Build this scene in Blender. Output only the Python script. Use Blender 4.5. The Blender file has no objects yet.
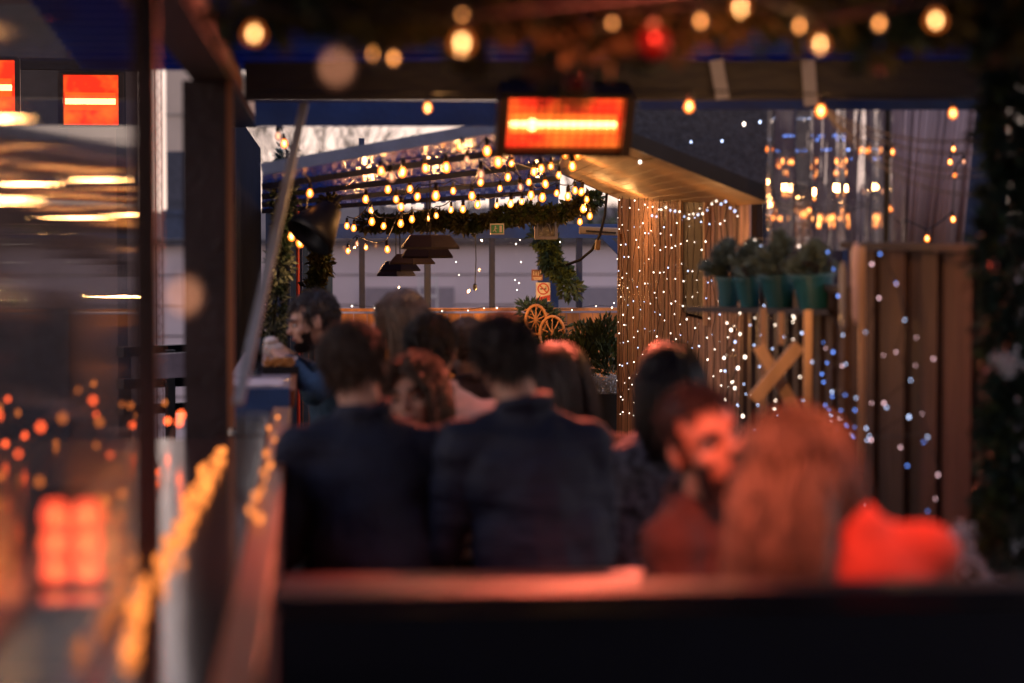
import bpy, bmesh, math, random
from mathutils import Vector, Matrix, noise
random.seed(7)
PI = math.pi
sc = bpy.context.scene
C = sc.collection
R = random.uniform
# ------------------------------------------------------------------ camera
FPX = 2400.0
CAMZ = 1.59
YAW = math.atan(199 / 2400)          # to the right of the deck's axis (+Y)
PIT = math.atan(116.5 / 2400)        # down
FWD = Vector((math.sin(YAW) * math.cos(PIT), math.cos(YAW) * math.cos(PIT), -math.sin(PIT)))
RGT = Vector((math.cos(YAW), -math.sin(YAW), 0))
UPV = RGT.cross(FWD)
CAM = Vector((0, 0, CAMZ))
def S(px, py, d):
    return CAM + FWD * d + RGT * ((px - 512) / FPX * d) + UPV * ((341.5 - py) / FPX * d)
cam = bpy.data.cameras.new('camera'); co = bpy.data.objects.new('camera', cam); C.objects.link(co)
co.location = CAM
co.rotation_euler = Matrix((RGT, UPV, -FWD)).transposed().to_euler()
cam.sensor_width = 36; cam.lens = 36 * FPX / 1024
cam.clip_start = 0.05; cam.clip_end = 2000
cam.dof.use_dof = True; cam.dof.focus_distance = 14.5; cam.dof.aperture_fstop = 1.9
sc.camera = co
# ------------------------------------------------------------------ materials
MATS = {}
def mat(name, col, rough=.6, metal=0., var=.25, vscale=8., stretch=(1, 1, 1), bump=.15, bscale=40., island=0., spec=.5, coat=0., col2=None, obj=True):
    if name in MATS: return MATS[name]
    m = bpy.data.materials.new(name); m.use_nodes = True; nt = m.node_tree; N = nt.nodes; L = nt.links
    b = N['Principled BSDF']; b.inputs['Roughness'].default_value = rough; b.inputs['Metallic'].default_value = metal
    b.inputs['Specular IOR Level'].default_value = spec
    b.inputs['Coat Weight'].default_value = coat; b.inputs['Coat Roughness'].default_value = .12
    tc = N.new('ShaderNodeTexCoord'); mp = N.new('ShaderNodeMapping'); mp.inputs['Scale'].default_value = stretch
    L.new(tc.outputs['Object'], mp.inputs['Vector'])
    nz = N.new('ShaderNodeTexNoise'); nz.inputs['Scale'].default_value = vscale; nz.inputs['Detail'].default_value = 5
    L.new(mp.outputs['Vector'], nz.inputs['Vector'])
    rp = N.new('ShaderNodeValToRGB')
    c2 = col2 or tuple(c * (1 - var) for c in col)
    rp.color_ramp.elements[0].position = .3; rp.color_ramp.elements[1].position = .72
    rp.color_ramp.elements[0].color = (*c2, 1); rp.color_ramp.elements[1].color = (*[min(1, c * (1 + var * .6)) for c in col], 1)
    L.new(nz.outputs['Fac'], rp.inputs['Fac'])
    src = rp.outputs['Color']
    if island:
        g = N.new('ShaderNodeNewGeometry'); mr = N.new('ShaderNodeMapRange'); mr.inputs['To Min'].default_value = 1 - island; mr.inputs['To Max'].default_value = 1 + island
        L.new(g.outputs['Random Per Island'], mr.inputs['Value'])
        hs = N.new('ShaderNodeHueSaturation'); L.new(mr.outputs['Result'], hs.inputs['Value']); L.new(src, hs.inputs['Color']); src = hs.outputs['Color']
    L.new(src, b.inputs['Base Color'])
    if bump:
        n2 = N.new('ShaderNodeTexNoise'); n2.inputs['Scale'].default_value = bscale; n2.inputs['Detail'].default_value = 4
        L.new(mp.outputs['Vector'], n2.inputs['Vector'])
        bp = N.new('ShaderNodeBump'); bp.inputs['Strength'].default_value = bump; bp.inputs['Distance'].default_value = .02
        L.new(n2.outputs['Fac'], bp.inputs['Height']); L.new(bp.outputs['Normal'], b.inputs['Normal'])
    MATS[name] = m; return m
def emat(name, col, s):
    if name in MATS: return MATS[name]
    m = bpy.data.materials.new(name); m.use_nodes = True; nt = m.node_tree; nt.nodes.clear()
    e = nt.nodes.new('ShaderNodeEmission'); e.inputs['Color'].default_value = (*col, 1); e.inputs['Strength'].default_value = s
    o = nt.nodes.new('ShaderNodeOutputMaterial'); nt.links.new(e.outputs[0], o.inputs[0]); MATS[name] = m; return m
def glowglass(name, col, s, tr=.55):
    if name in MATS: return MATS[name]
    m = bpy.data.materials.new(name); m.use_nodes = True; nt = m.node_tree; N = nt.nodes; L = nt.links; N.clear()
    e = N.new('ShaderNodeEmission'); e.inputs['Color'].default_value = (*col, 1); e.inputs['Strength'].default_value = s
    t = N.new('ShaderNodeBsdfTransparent'); gl = N.new('ShaderNodeBsdfGlossy'); gl.inputs['Roughness'].default_value = .1
    a = N.new('ShaderNodeMixShader'); a.inputs[0].default_value = tr; L.new(e.outputs[0], a.inputs[1]); L.new(t.outputs[0], a.inputs[2])
    b = N.new('ShaderNodeMixShader'); b.inputs[0].default_value = .07; L.new(a.outputs[0], b.inputs[1]); L.new(gl.outputs[0], b.inputs[2])
    o = N.new('ShaderNodeOutputMaterial'); L.new(b.outputs[0], o.inputs[0]); MATS[name] = m; return m
def sheet_glass(name, tint, ior=1.5, bump=0., bscale=3., stretch=(1, 1, 1), rough=.0, dirt=.0, refl=1., dirtcol=(.5, .42, .4), refract=False):
    m = bpy.data.materials.new(name); m.use_nodes = True; nt = m.node_tree; N = nt.nodes; L = nt.links; N.clear()
    if refract:
        t = N.new('ShaderNodeBsdfRefraction'); t.inputs['IOR'].default_value = 1.18; t.inputs['Roughness'].default_value = .015
    else:
        t = N.new('ShaderNodeBsdfTransparent')
    t.inputs['Color'].default_value = (*tint, 1)
    gl = N.new('ShaderNodeBsdfGlossy'); gl.inputs['Roughness'].default_value = rough
    fr = N.new('ShaderNodeFresnel'); fr.inputs['IOR'].default_value = ior
    tc = N.new('ShaderNodeTexCoord'); mp = N.new('ShaderNodeMapping'); mp.inputs['Scale'].default_value = stretch
    L.new(tc.outputs['Object'], mp.inputs['Vector'])
    if bump:
        nz = N.new('ShaderNodeTexNoise'); nz.inputs['Scale'].default_value = bscale; nz.inputs['Detail'].default_value = 2
        L.new(mp.outputs['Vector'], nz.inputs['Vector'])
        bp = N.new('ShaderNodeBump'); bp.inputs['Strength'].default_value = 1; bp.inputs['Distance'].default_value = bump
        L.new(nz.outputs['Fac'], bp.inputs['Height'])
        L.new(bp.outputs['Normal'], gl.inputs['Normal'])
        if refract: L.new(bp.outputs['Normal'], t.inputs['Normal'])
    mu = N.new('ShaderNodeMath'); mu.operation = 'MULTIPLY'; mu.inputs[1].default_value = refl; mu.use_clamp = True
    L.new(fr.outputs[0], mu.inputs[0])
    mx = N.new('ShaderNodeMixShader'); L.new(mu.outputs[0], mx.inputs[0]); L.new(t.outputs[0], mx.inputs[1]); L.new(gl.outputs[0], mx.inputs[2])
    last = mx
    if dirt:
        df = N.new('ShaderNodeBsdfDiffuse'); df.inputs['Color'].default_value = (*dirtcol, 1)
        n3 = N.new('ShaderNodeTexNoise'); n3.inputs['Scale'].default_value = 2.5; n3.inputs['Detail'].default_value = 6
        L.new(tc.outputs['Object'], n3.inputs['Vector'])
        mr = N.new('ShaderNodeMapRange'); mr.inputs['To Min'].default_value = 0; mr.inputs['To Max'].default_value = dirt * 2; L.new(n3.outputs['Fac'], mr.inputs['Value'])
        m2 = N.new('ShaderNodeMixShader'); L.new(mr.outputs[0], m2.inputs[0]); L.new(mx.outputs[0], m2.inputs[1]); L.new(df.outputs[0], m2.inputs[2]); last = m2
    o = N.new('ShaderNodeOutputMaterial'); L.new(last.outputs[0], o.inputs[0]); return m

BLUE = mat('blue_paint', (.018, .06, .2), .55, var=.35, vscale=5, bump=.2)
def translucent(m, col, w):
    nt = m.node_tree; b = nt.nodes['Principled BSDF']; t = nt.nodes.new('ShaderNodeBsdfTranslucent'); t.inputs['Color'].default_value = (*col, 1)
    mx = nt.nodes.new('ShaderNodeMixShader'); mx.inputs[0].default_value = w; nt.links.new(b.outputs[0], mx.inputs[1]); nt.links.new(t.outputs[0], mx.inputs[2]); nt.links.new(mx.outputs[0], nt.nodes['Material Output'].inputs[0])
BLUED = mat('blue_dark_paint', (.012, .025, .075), .5, var=.35, vscale=6, bump=.2)
BLUER = mat('blue_roof_sheet', (.03, .12, .5), .38, var=.3, vscale=3, bump=.1, bscale=12)
translucent(BLUER, (.035, .13, .42), .55)
DARK = mat('dark_timber', (.035, .022, .022), .55, var=.4, vscale=6, stretch=(1, .2, 1), bump=.3)
DARKB = mat('dark_beam_timber', (.012, .013, .022), .6, var=.4, vscale=6, stretch=(.3, 1, 1), bump=.3)
FENCE = mat('brown_fence', (.062, .032, .024), .75, var=.45, vscale=9, stretch=(1, 1, .12), bump=.5, island=.35)
PINE = mat('pine_fence', (.6, .26, .09), .6, var=.5, vscale=14, stretch=(1, 1, .12), bump=.4, island=.25)
PLY = mat('pine_boards', (.42, .25, .12), .55, var=.4, vscale=6, stretch=(1, .15, 1), bump=.35, island=.2)
CANE = mat('willow_cane', (.46, .28, .22), .6, var=.35, vscale=12, stretch=(1, 1, .3), bump=.3, island=.45)
LATH = mat('pale_lath', (.6, .38, .26), .6, var=.3, vscale=12, stretch=(1, 1, .2), bump=.3)
COUNTER = mat('counter_varnish', (.045, .026, .022), .13, var=.4, vscale=5, stretch=(2, .15, 1), bump=.035, bscale=14, spec=.7, coat=.6)
EDGE = mat('counter_edge_pine', (.32, .10, .035), .35, var=.35, vscale=6, stretch=(2, .15, 1), bump=.2)
PALE = mat('pale_counter_top', (.34, .27, .3), .3, var=.3, vscale=9, bump=.1)
TABLE = mat('table_wood', (.085, .04, .035), .4, var=.4, vscale=6, stretch=(.15, 2, 1), bump=.2, island=.2)
METAL = mat('grey_metal', (.3, .31, .35), .4, metal=.6, var=.2, bump=.05)
BLACKM = mat('black_metal', (.012, .012, .014), .45, metal=.3, var=.3, bump=.05)
RUST = mat('rusty_steel', (.2, .07, .03), .6, metal=.4, var=.5, vscale=20, bump=.3)
CABLE = mat('black_cable', (.01, .01, .012), .5, var=.1, bump=0)
BEIGE = mat('beige_plastic', (.5, .4, .28), .5, var=.15, bump=.05)
WHITE = mat('white_paint', (.75, .72, .7), .5, var=.1, bump=.05)
FELT = mat('dark_felt', (.045, .045, .055), .9, var=.4, vscale=40, bump=.4)
LEAF = mat('green_leaf', (.05, .075, .022), .5, var=.5, vscale=20, bump=0, island=.55)
LEAFO = mat('olive_leaf', (.09, .085, .03), .5, var=.5, vscale=20, bump=0, island=.55)
LEAFD = mat('dark_fir', (.018, .045, .032), .6, var=.5, vscale=20, bump=0, island=.5)
LEAFF = mat('frosted_fir', (.17, .24, .22), .6, var=.5, vscale=20, bump=0, island=.4)
FROST = mat('frosted_spray', (.5, .55, .6), .6, var=.2, bump=0, island=.2)
TEAL = mat('teal_pot', (.012, .10, .13), .4, var=.2, vscale=5, bump=.05)
REDB = mat('red_bauble', (.16, .01, .008), .12, metal=.5, var=.1, bump=0)
SOCK = mat('bulb_socket', (.015, .012, .012), .5, var=.1, bump=0)
BARK = mat('bark', (.05, .035, .03), .85, var=.4, vscale=20, stretch=(1, 1, .3), bump=.5)
SKIN = mat('skin', (.50, .27, .19), .5, var=.12, vscale=14, bump=.05, bscale=120)
LIP = mat('lips', (.34, .10, .09), .4, var=.1, bump=0)
EYEW = mat('eye', (.55, .52, .5), .2, var=.02, bump=0)
IRIS = mat('iris', (.03, .018, .012), .2, var=.1, bump=0)

WARM = (1, .46, .12)
BGLASS = glowglass('amber_bulb_glass', (1, .19, .015), 1.5, .35)
BCORE = emat('bulb_filament_glow', (1, .45, .12), 11)
BOFF = glowglass('dim_bulb_glass', (1, .36, .2), .22, .6)
BCOFF = emat('dim_filament_glow', (1, .4, .2), 1.3)
COOL = emat('cool_fairy_glow', (.55, .66, 1), 1.7)
COOLB = emat('blue_fairy_glow', (.16, .32, 1), 1.5)
PINKF = emat('pink_fairy_glow', (1, .6, .66), 1.2)
WHTF = emat('white_fairy_glow', (1, .78, .62), 2.6)
# ------------------------------------------------------------------ mesh helpers
class MB:
    def __init__(s): s.bm = bmesh.new(); s.mi = 0
    def _tag(s, geom):
        for f in geom: f.material_index = s.mi
    def box(s, c, size, rot=None):
        n0 = len(s.bm.faces)
        M = Matrix.Translation(Vector(c)) @ (rot.to_4x4() if rot else Matrix()) @ Matrix.Diagonal((*size, 1))
        r = bmesh.ops.create_cube(s.bm, size=1, matrix=M)
        s.bm.faces.ensure_lookup_table(); s._tag(s.bm.faces[n0:]); return s
    def beam(s, a, b, w, h, up=Vector((0, 0, 1))):
        a = Vector(a); b = Vector(b); y = (b - a); l = y.length; y.normalize(); x = y.cross(up)
        if x.length < 1e-4: x = Vector((1, 0, 0))
        x.normalize(); z = x.cross(y)
        return s.box((a + b) / 2, (w, l, h), Matrix((x, y, z)).transposed())
    def cone(s, a, b, r1, r2, n=10, cap=True):
        a = Vector(a); b = Vector(b); z = b - a; l = z.length
        q = Vector((0, 0, 1)).rotation_difference(z.normalized()) if l > 1e-6 else None
        n0 = len(s.bm.faces)
        M = Matrix.Translation((a + b) / 2) @ (q.to_matrix().to_4x4() if q else Matrix())
        bmesh.ops.create_cone(s.bm, cap_ends=cap, segments=n, radius1=r1, radius2=r2, depth=l, matrix=M)
        s.bm.faces.ensure_lookup_table(); s._tag(s.bm.faces[n0:]); return s
    def ball(s, c, r, n=10, rot=None):
        if not hasattr(r, '__len__'): r = (r, r, r)
        c = Vector(c); Mr = rot if rot else Matrix.Identity(3); nv = max(4, n * 2 // 3); V = s.bm.verts.new; rings = []
        def P(a, b): return c + Mr @ Vector((r[0] * math.cos(b) * math.cos(a), r[1] * math.cos(b) * math.sin(a), r[2] * math.sin(b)))
        top = V(P(0, PI / 2)); bot = V(P(0, -PI / 2))
        for j in range(1, nv): rings.append([V(P(2 * PI * i / n, -PI / 2 + PI * j / nv)) for i in range(n)])
        fs = []
        for a, b in zip(rings, rings[1:]):
            for k in range(n): fs.append(s.bm.faces.new((a[k], a[(k + 1) % n], b[(k + 1) % n], b[k])))
        for k in range(n):
            fs.append(s.bm.faces.new((bot, rings[0][(k + 1) % n], rings[0][k]))); fs.append(s.bm.faces.new((top, rings[-1][k], rings[-1][(k + 1) % n])))
        s._tag(fs); return s
    def caps(s, a, b, r1, r2, n=12):
        s.cone(a, b, r1, r2, n); s.ball(a, r1, n); s.ball(b, r2, n); return s
    def tube(s, pts, r, n=5, taper=None):
        pts = [Vector(p) for p in pts]; rings = []; prev = None
        for i, p in enumerate(pts):
            t = (pts[min(i + 1, len(pts) - 1)] - pts[max(i - 1, 0)])
            if t.length < 1e-7: t = Vector((0, 0, 1))
            t.normalize()
            x = t.cross(Vector((.13, .97, .2))) if prev is None else prev - t * prev.dot(t)
            if x.length < 1e-5: x = t.cross(Vector((1, 0, .1)))
            x.normalize(); prev = x; y = t.cross(x)
            rr = r if taper is None else r * taper(i / (len(pts) - 1))
            rings.append([s.bm.verts.new(p + (x * math.cos(2 * PI * k / n) + y * math.sin(2 * PI * k / n)) * rr) for k in range(n)])
        for a, b in zip(rings, rings[1:]):
            for k in range(n):
                f = s.bm.faces.new((a[k], a[(k + 1) % n], b[(k + 1) % n], b[k])); f.material_index = s.mi
        for ring in (rings[0][::-1], rings[-1]):
            if n > 2:
                f = s.bm.faces.new(ring); f.material_index = s.mi
        return s
    def lathe(s, c, prof, n=16, rot=None):
        rings = []; M = rot or Matrix.Identity(3); c = Vector(c)
        for r, z in prof:
            rings.append([s.bm.verts.new(c + M @ Vector((r * math.cos(2 * PI * k / n), r * math.sin(2 * PI * k / n), z))) for k in range(n)])
        for a, b in zip(rings, rings[1:]):
            for k in range(n):
                f = s.bm.faces.new((a[k], a[(k + 1) % n], b[(k + 1) % n], b[k])); f.material_index = s.mi
        return s
    def quad(s, pts):
        f = s.bm.faces.new([s.bm.verts.new(Vector(p)) for p in pts]); f.material_index = s.mi; return s
    def leaf(s, c, l, w, dr=None):
        d = dr or Vector((R(-1, 1), R(-1, 1), R(-1, 1)))
        if d.length < .01: d = Vector((0, 0, 1))
        d = d.normalized(); x = d.cross(Vector((R(-1, 1), R(-1, 1), R(-1, 1))))
        if x.length < .01: x = Vector((1, 0, 0))
        x.normalize(); c = Vector(c); n = d.cross(x) * w * .3
        a = s.bm.verts.new(c); b = s.bm.verts.new(c + d * l * .5 + x * w * .5 + n); e = s.bm.verts.new(c + d * l); f_ = s.bm.verts.new(c + d * l * .5 - x * w * .5 + n)
        f = s.bm.faces.new((a, b, e, f_)); f.material_index = s.mi; return s
    def build(s, name, mats, parent=None, smooth=False, bevel=0):
        me = bpy.data.meshes.new(name)
        if bevel:
            bmesh.ops.bevel(s.bm, geom=[e for e in s.bm.edges], offset=bevel, segments=1, affect='EDGES')
        bmesh.ops.recalc_face_normals(s.bm, faces=s.bm.faces)
        s.bm.to_mesh(me); s.bm.free()
        for m in (mats if isinstance(mats, (list, tuple)) else [mats]): me.materials.append(m)
        if smooth:
            for p in me.polygons: p.use_smooth = True
        o = bpy.data.objects.new(name, me); C.objects.link(o)
        if parent is not None:
            o.parent = parent; o.matrix_parent_inverse = Matrix.Translation(parent.location).inverted()
        return o
def tag(o, label, cat, group=None, kind=None):
    o['label'] = label
    if cat: o['category'] = cat
    if group: o['group'] = group
    if kind: o['kind'] = kind
    return o
def struct(o): o['kind'] = 'structure'; return o
def thing(name, loc, label, cat, group=None):
    o = bpy.data.objects.new(name, None); C.objects.link(o); o.location = loc; o.empty_display_size = .1
    return tag(o, label, cat, group)
def link(name, me, parent, loc, rot=(0, 0, 0), scale=1):
    o = bpy.data.objects.new(name, me); C.objects.link(o)
    o.parent = parent
    if parent is not None:
        loc = Vector(loc) - parent.location
    o.location = loc; o.rotation_euler = rot; o.scale = (scale,) * 3
    return o
# ------------------------------------------------------------------ sky and ground
w = bpy.data.worlds.new('World'); sc.world = w; w.use_nodes = True
nt = w.node_tree; bg = nt.nodes['Background']; sk = nt.nodes.new('ShaderNodeTexSky'); sk.sky_type = 'NISHITA'; sk.sun_disc = False
SUN_EL, SUN_AZ = math.radians(2.5), math.radians(-120)     # low, behind and left of the camera
sk.sun_elevation = SUN_EL; sk.sun_rotation = SUN_AZ; sk.air_density = 1.2; sk.dust_density = 2.5; sk.ozone_density = 2.0
# thin dusk overcast (cream at the horizon, blue grey overhead) mixed over the clear sky
tc = nt.nodes.new('ShaderNodeTexCoord'); sx = nt.nodes.new('ShaderNodeSeparateXYZ'); nt.links.new(tc.outputs['Generated'], sx.inputs[0])
cr_ = nt.nodes.new('ShaderNodeValToRGB'); els = cr_.color_ramp.elements
els[0].position = .0; els[0].color = (8.2, 6.0, 4.9, 1); els[1].position = .75; els[1].color = (1.8, 2.1, 3.6, 1)
e2 = els.new(.10); e2.color = (6.8, 5.3, 4.8, 1); e3 = els.new(.3); e3.color = (4.4, 4.0, 4.6, 1)
nt.links.new(sx.outputs[2], cr_.inputs['Fac'])
cn_ = nt.nodes.new('ShaderNodeTexNoise'); cn_.inputs['Scale'].default_value = 3.5; cn_.inputs['Detail'].default_value = 6
cm_ = nt.nodes.new('ShaderNodeMapping'); cm_.inputs['Scale'].default_value = (1, 1, 4); nt.links.new(tc.outputs['Generated'], cm_.inputs[0]); nt.links.new(cm_.outputs[0], cn_.inputs['Vector'])
cf_ = nt.nodes.new('ShaderNodeMapRange'); cf_.inputs['From Min'].default_value = .3; cf_.inputs['From Max'].default_value = .7; cf_.inputs['To Min'].default_value = .75; cf_.inputs['To Max'].default_value = 1.2; nt.links.new(cn_.outputs['Fac'], cf_.inputs[0])
vm_ = nt.nodes.new('ShaderNodeVectorMath'); vm_.operation = 'SCALE'; nt.links.new(cr_.outputs[0], vm_.inputs[0]); nt.links.new(cf_.outputs[0], vm_.inputs['Scale'])
mx_ = nt.nodes.new('ShaderNodeMix'); mx_.data_type = 'RGBA'; mx_.inputs[0].default_value = .8
nt.links.new(sk.outputs[0], mx_.inputs[6]); nt.links.new(vm_.outputs[0], mx_.inputs[7])
nt.links.new(mx_.outputs[2], bg.inputs['Color']); bg.inputs['Strength'].default_value = .085
sl = bpy.data.lights.new('sun', 'SUN'); sl.energy = .05; sl.angle = math.radians(12); sl.color = (1, .8, .65)
so = bpy.data.objects.new('sun', sl); C.objects.link(so)
sd = Vector((math.sin(SUN_AZ) * math.cos(SUN_EL), math.cos(SUN_AZ) * math.cos(SUN_EL), math.sin(SUN_EL)))
so.rotation_euler = sd.to_track_quat('Z', 'Y').to_euler()

GRD = mat('asphalt', (.05, .05, .055), .8, var=.3, vscale=2, bump=.3)
struct(MB().box((0, 400, -4.25), (1600, 1600, .5)).build('ground', GRD))
DECKM = mat('deck_boards', (.09, .06, .05), .6, var=.4, vscale=4, stretch=(1, .1, 1), bump=.3, island=.2)
m = MB()
for i in range(44): m.box((-1.6 + i * .125, 8.2, -.02), (.119, 18.4, .04))
struct(m.build('deck', DECKM))
struct(MB().box((0, -2.6, 1.5), (12, .2, 6)).build('sky_block_wall', mat('sky_block_dark', (.03, .03, .04), .85, var=.3)))  # unseen wall added behind the camera to block the low sky
m = MB(); m.box((1.15, 8.2, -2.03), (5.4, 18.3, 3.94)); struct(m.build('terrace_base', mat('quay_stone', (.2, .19, .18), .85, var=.3, vscale=3)))
# hills
m = MB()
hp = []
for i in range(61):
    x = -300 + i * 10
    z = -4 + 9 + 4.0 * noise.noise(Vector((x * .012, 3.1, 0))) + 1.2 * noise.noise(Vector((x * .06, 1, 0))) + (1.2 if -10 < x < 20 else 0)
    hp.append((x, z))
for (x0, z0), (x1, z1) in zip(hp, hp[1:]):
    m.quad([(x0, 330, -4), (x1, 330, -4), (x1, 480, z1), (x0, 480, z0)]); m.quad([(x0, 480, z0), (x1, 480, z1), (x1, 700, -4), (x0, 700, -4)])
struct(m.build('hills', mat('heath_hill', (.12, .085, .075), .9, var=.4, vscale=.05)))
# far warehouse: long pale ribbed hall whose top is just under eye level
hall = thing('warehouse', (4, 46, -4), 'long pale ribbed metal hall across the yard, seen through the far windows', 'building')
m = MB()
for k in range(9):
    z0 = -4 + k * .58
    m.box((4, 46.5 + .02 * (k % 2), z0 + .285), (60, 1, .55))
m.build('wall', mat('ribbed_siding', (.78, .66, .68), .5, var=.12, vscale=.6, bump=.05), hall)
MB().box((4, 46.6, 1.27), (60.4, 1.6, .1)).build('roof', mat('hall_roof', (.09, .08, .085), .8), hall)
for px in (410, 590):
    p = S(px, 300, 45.9)
    mm = MB(); mm.box((p.x, 45.93, -.6), (1.7, .1, 2.0)); mm.build('roller_door', mat('roller_door_m', (.30, .27, .31), .5, var=.1), hall)
fr = thing('sign_frame', (S(428, 290, 40).x, 40, .2), 'white empty metal frame standing before the pale hall', 'frame')
p = S(428, 288, 40); m = MB()
for dx in (-.15, .15): m.box((p.x + dx, 40, p.z - .1 - 1.8), (.03, .03, 4.2))
for dz in (.17, .04, -.13): m.box((p.x, 40, p.z + dz), (.33, .031, .03))
m.build('frame', WHITE, fr)
for dx in (-.08, .08): MB().box((p.x + dx, 39.96, p.z - .14), (.07, .03, .05)).build('foot_plate', WHITE, fr)

def tree(px, d, ztop, r, label, leafm=LEAF, bare=False, n=1400, zb=-4):
    base = S(px, 225, d); base = Vector((base.x, base.y, zb)); H = ztop - zb
    t = thing('bare_tree' if bare else 'tree', base, label, 'tree')
    m = MB(); rnd = random.Random(px * 7 + int(d))
    tips = []
    def br(p, dr, l, rad, dep):
        q = p + dr * l; mid = (p + q) / 2 + Vector((rnd.uniform(-1, 1), rnd.uniform(-1, 1), 0)) * l * .08
        m.tube([p, mid, q], rad, 5, lambda u: 1 - .4 * u); tips.append(q)
        if dep == 0: return
        for _ in range(3 if dep > 2 else (4 if bare else 3)):
            nd = (dr + Vector((rnd.uniform(-1, 1), rnd.uniform(-1, 1), rnd.uniform(-.3, .9))) * .75).normalized()
            br(q, nd, l * rnd.uniform(.55, .8), rad * .58, dep - 1)
    br(base, Vector((rnd.uniform(-.08, .08), 0, 1)).normalized(), H * (.4 if bare else .42), H * (.010 if bare else .022), 5 if bare else 3)
    m.build('trunk', BARK, t, smooth=True)
    if not bare:
        m = MB(); cl = [(base + Vector((rnd.uniform(-.7, .7) * r, rnd.uniform(-.6, .6) * r, H * .62 + rnd.uniform(-.6, .55) * r * 1.0)), r * rnd.uniform(.3, .55)) for _ in range(11)]
        for _ in range(n):
            c, rr = rnd.choice(cl); v = Vector((rnd.gauss(0, 1), rnd.gauss(0, 1), rnd.gauss(0, 1))).normalized() * rr * rnd.uniform(.55, 1.05)
            m.leaf(c + v, r * .13, r * .09)
        m.build('crown', leafm, t)
for px, d, zt, r in ((455, 75, 2.6, 1.9), (478, 72, 2.1, 1.6), (505, 76, 2.5, 2.0), (528, 70, 1.9, 1.4), (585, 74, 2.7, 1.9), (612, 82, 2.2, 2.2), (560, 84, 1.8, 2.2), (432, 84, 1.7, 1.8), (395, 80, 1.6, 1.8), (650, 78, 2.4, 2.0)):
    tree(px, d, zt, r, 'round green tree behind the pale hall, ' + {455: 'third from the left', 478: 'low one between two taller ones', 505: 'tallest of the middle trees', 528: 'smallest one behind the blue sign post', 585: 'tall one in the window by the strip lamp', 612: 'wide one in the last window', 560: 'half hidden by the garland on the post', 432: 'behind the slatted pendant lamps', 395: 'leftmost of the row', 650: 'rightmost, behind the cane screen'}[px])
tree(400, 56, 4.3, 1.5, 'leafless tree whose branches show in the sky gap under the blue beam', bare=True)
tree(325, 58, 4.4, 1.5, 'leafless thin tree left in the sky gap above the terrace roof', bare=True)
bh = thing('brick_building', (-13, 34, -4), 'large dim brown brick building seen through the windbreak glass', 'building')
BRK = mat('brown_brick', (.13, .09, .08), .85, var=.35, vscale=1.5, bump=.2)
MB().box((-12.2, 30, 4), (20, 2, 16)).build('wall', BRK, bh)
MB().box((-12.2, 30, 12.1), (20.4, 2.4, .25)).build('cornice', BRK, bh)
for i in range(6):
    for j in range(3): MB().box((-3.4 - i * 2.6, 28.97, -.2 + j * 3.6), (1.0, .08, 1.6)).build('window', mat('dim_window', (.05, .055, .07), .15), bh)
# pale tower, blue shed, mast outside left
p = S(178, 100, 62)
tw = thing('silo_tower', (p.x + .3, p.y, -4), 'tall pale rendered tower seen between the dark posts', 'tower')
m = MB(); m.box((p.x + .3, p.y, 4), (1.15, 1.4, 16)); m.box((p.x + .3, p.y, 12.1), (1.3, 1.6, .25)); m.build('wall', mat('cream_render', (.62, .5, .4), .8, var=.12, vscale=1), tw)
for z in (2.0, 4.4, 6.8, 9.2): MB().box((p.x + .3, p.y - .71, z), (1.16, .03, .06)).build('ledge', mat('ledge_stone', (.35, .3, .26), .8), tw)
p = S(176, 200, 50)
sh = thing('dockside_shed', (p.x, p.y, -4), 'dark blue flat roofed shed below the pale tower', 'building')
m = MB(); m.box((p.x + .05, p.y, -1.1), (.55, 2, 5.8)); m.box((p.x + .05, p.y, 1.85), (.62, 2.1, .1)); m.build('wall', mat('shed_blue', (.05, .07, .12), .7), sh)
m = MB(); m.box((p.x + .05, p.y, 2.5), (.4, 1.4, 1.2)); m.build('upper_cabin', mat('shed_grey', (.07, .075, .1), .7), sh)
MB().box((p.x + .12, p.y - 1.01, .9), (.16, .03, .7)).build('window', mat('shed_window', (.2, .22, .28), .3), sh)
p = S(157, 100, 44)
ms = thing('lattice_mast', (p.x, p.y, -4), 'thin lattice crane mast beside the pale tower', 'mast')
m = MB(); a = .07
for sx in (-a, a):
    for sy in (-a, a): m.beam((p.x + sx, p.y + sy, -4), (p.x + sx, p.y + sy, 9), .015, .015)
for k in range(90):
    z = -4 + k * .143; s_ = 1 if k % 2 else -1
    m.beam((p.x - a * s_, p.y - a, z), (p.x + a * s_, p.y - a, z + .143), .01, .01); m.beam((p.x - a, p.y - a * s_, z), (p.x - a, p.y + a * s_, z + .143), .01, .01)
m.build('lattice', mat('mast_red', (.16, .07, .06), .6), ms)

# ------------------------------------------------------------------ back wall
YB = 17.0
DB = 17.0
def B(px, py, y=YB):                      # point on plane Y=y through a pixel
    r = FWD + RGT * ((px - 512) / FPX) + UPV * ((341.5 - py) / FPX)
    return CAM + r * (y / r.y)
def XB(px, y=YB): return B(px, 300, y).x
fz = B(450, 310).z
wf = thing('window_wall', (1.2, YB, 0), 'blue timber framed glazed end wall above the pine boards', 'window')
m = MB()
for px, wd in ((362, .04), (427.5, .045), (492, .038), (579, .04)):
    m.box((XB(px), YB, (fz + 2.2) / 2), (wd, .07, 2.2 - fz))
m.build('mullion', BLUED, wf)
m = MB(); m.box((XB(548), YB + .005, 1.0), (.14, .11, 2.0)); m.box((XB(631), YB - .02, 1.0), (.085, .12, 2.0)); m.box((XB(322), YB + .01, 1.0), (.07, .1, 2.0)); m.build('post', BLUE, wf)
m = MB(); m.box(((XB(322) + XB(640)) / 2, YB - .005, B(500, 231).z), (XB(640) - XB(322), .09, .1)); m.build('head_rail', BLUE, wf)
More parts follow.
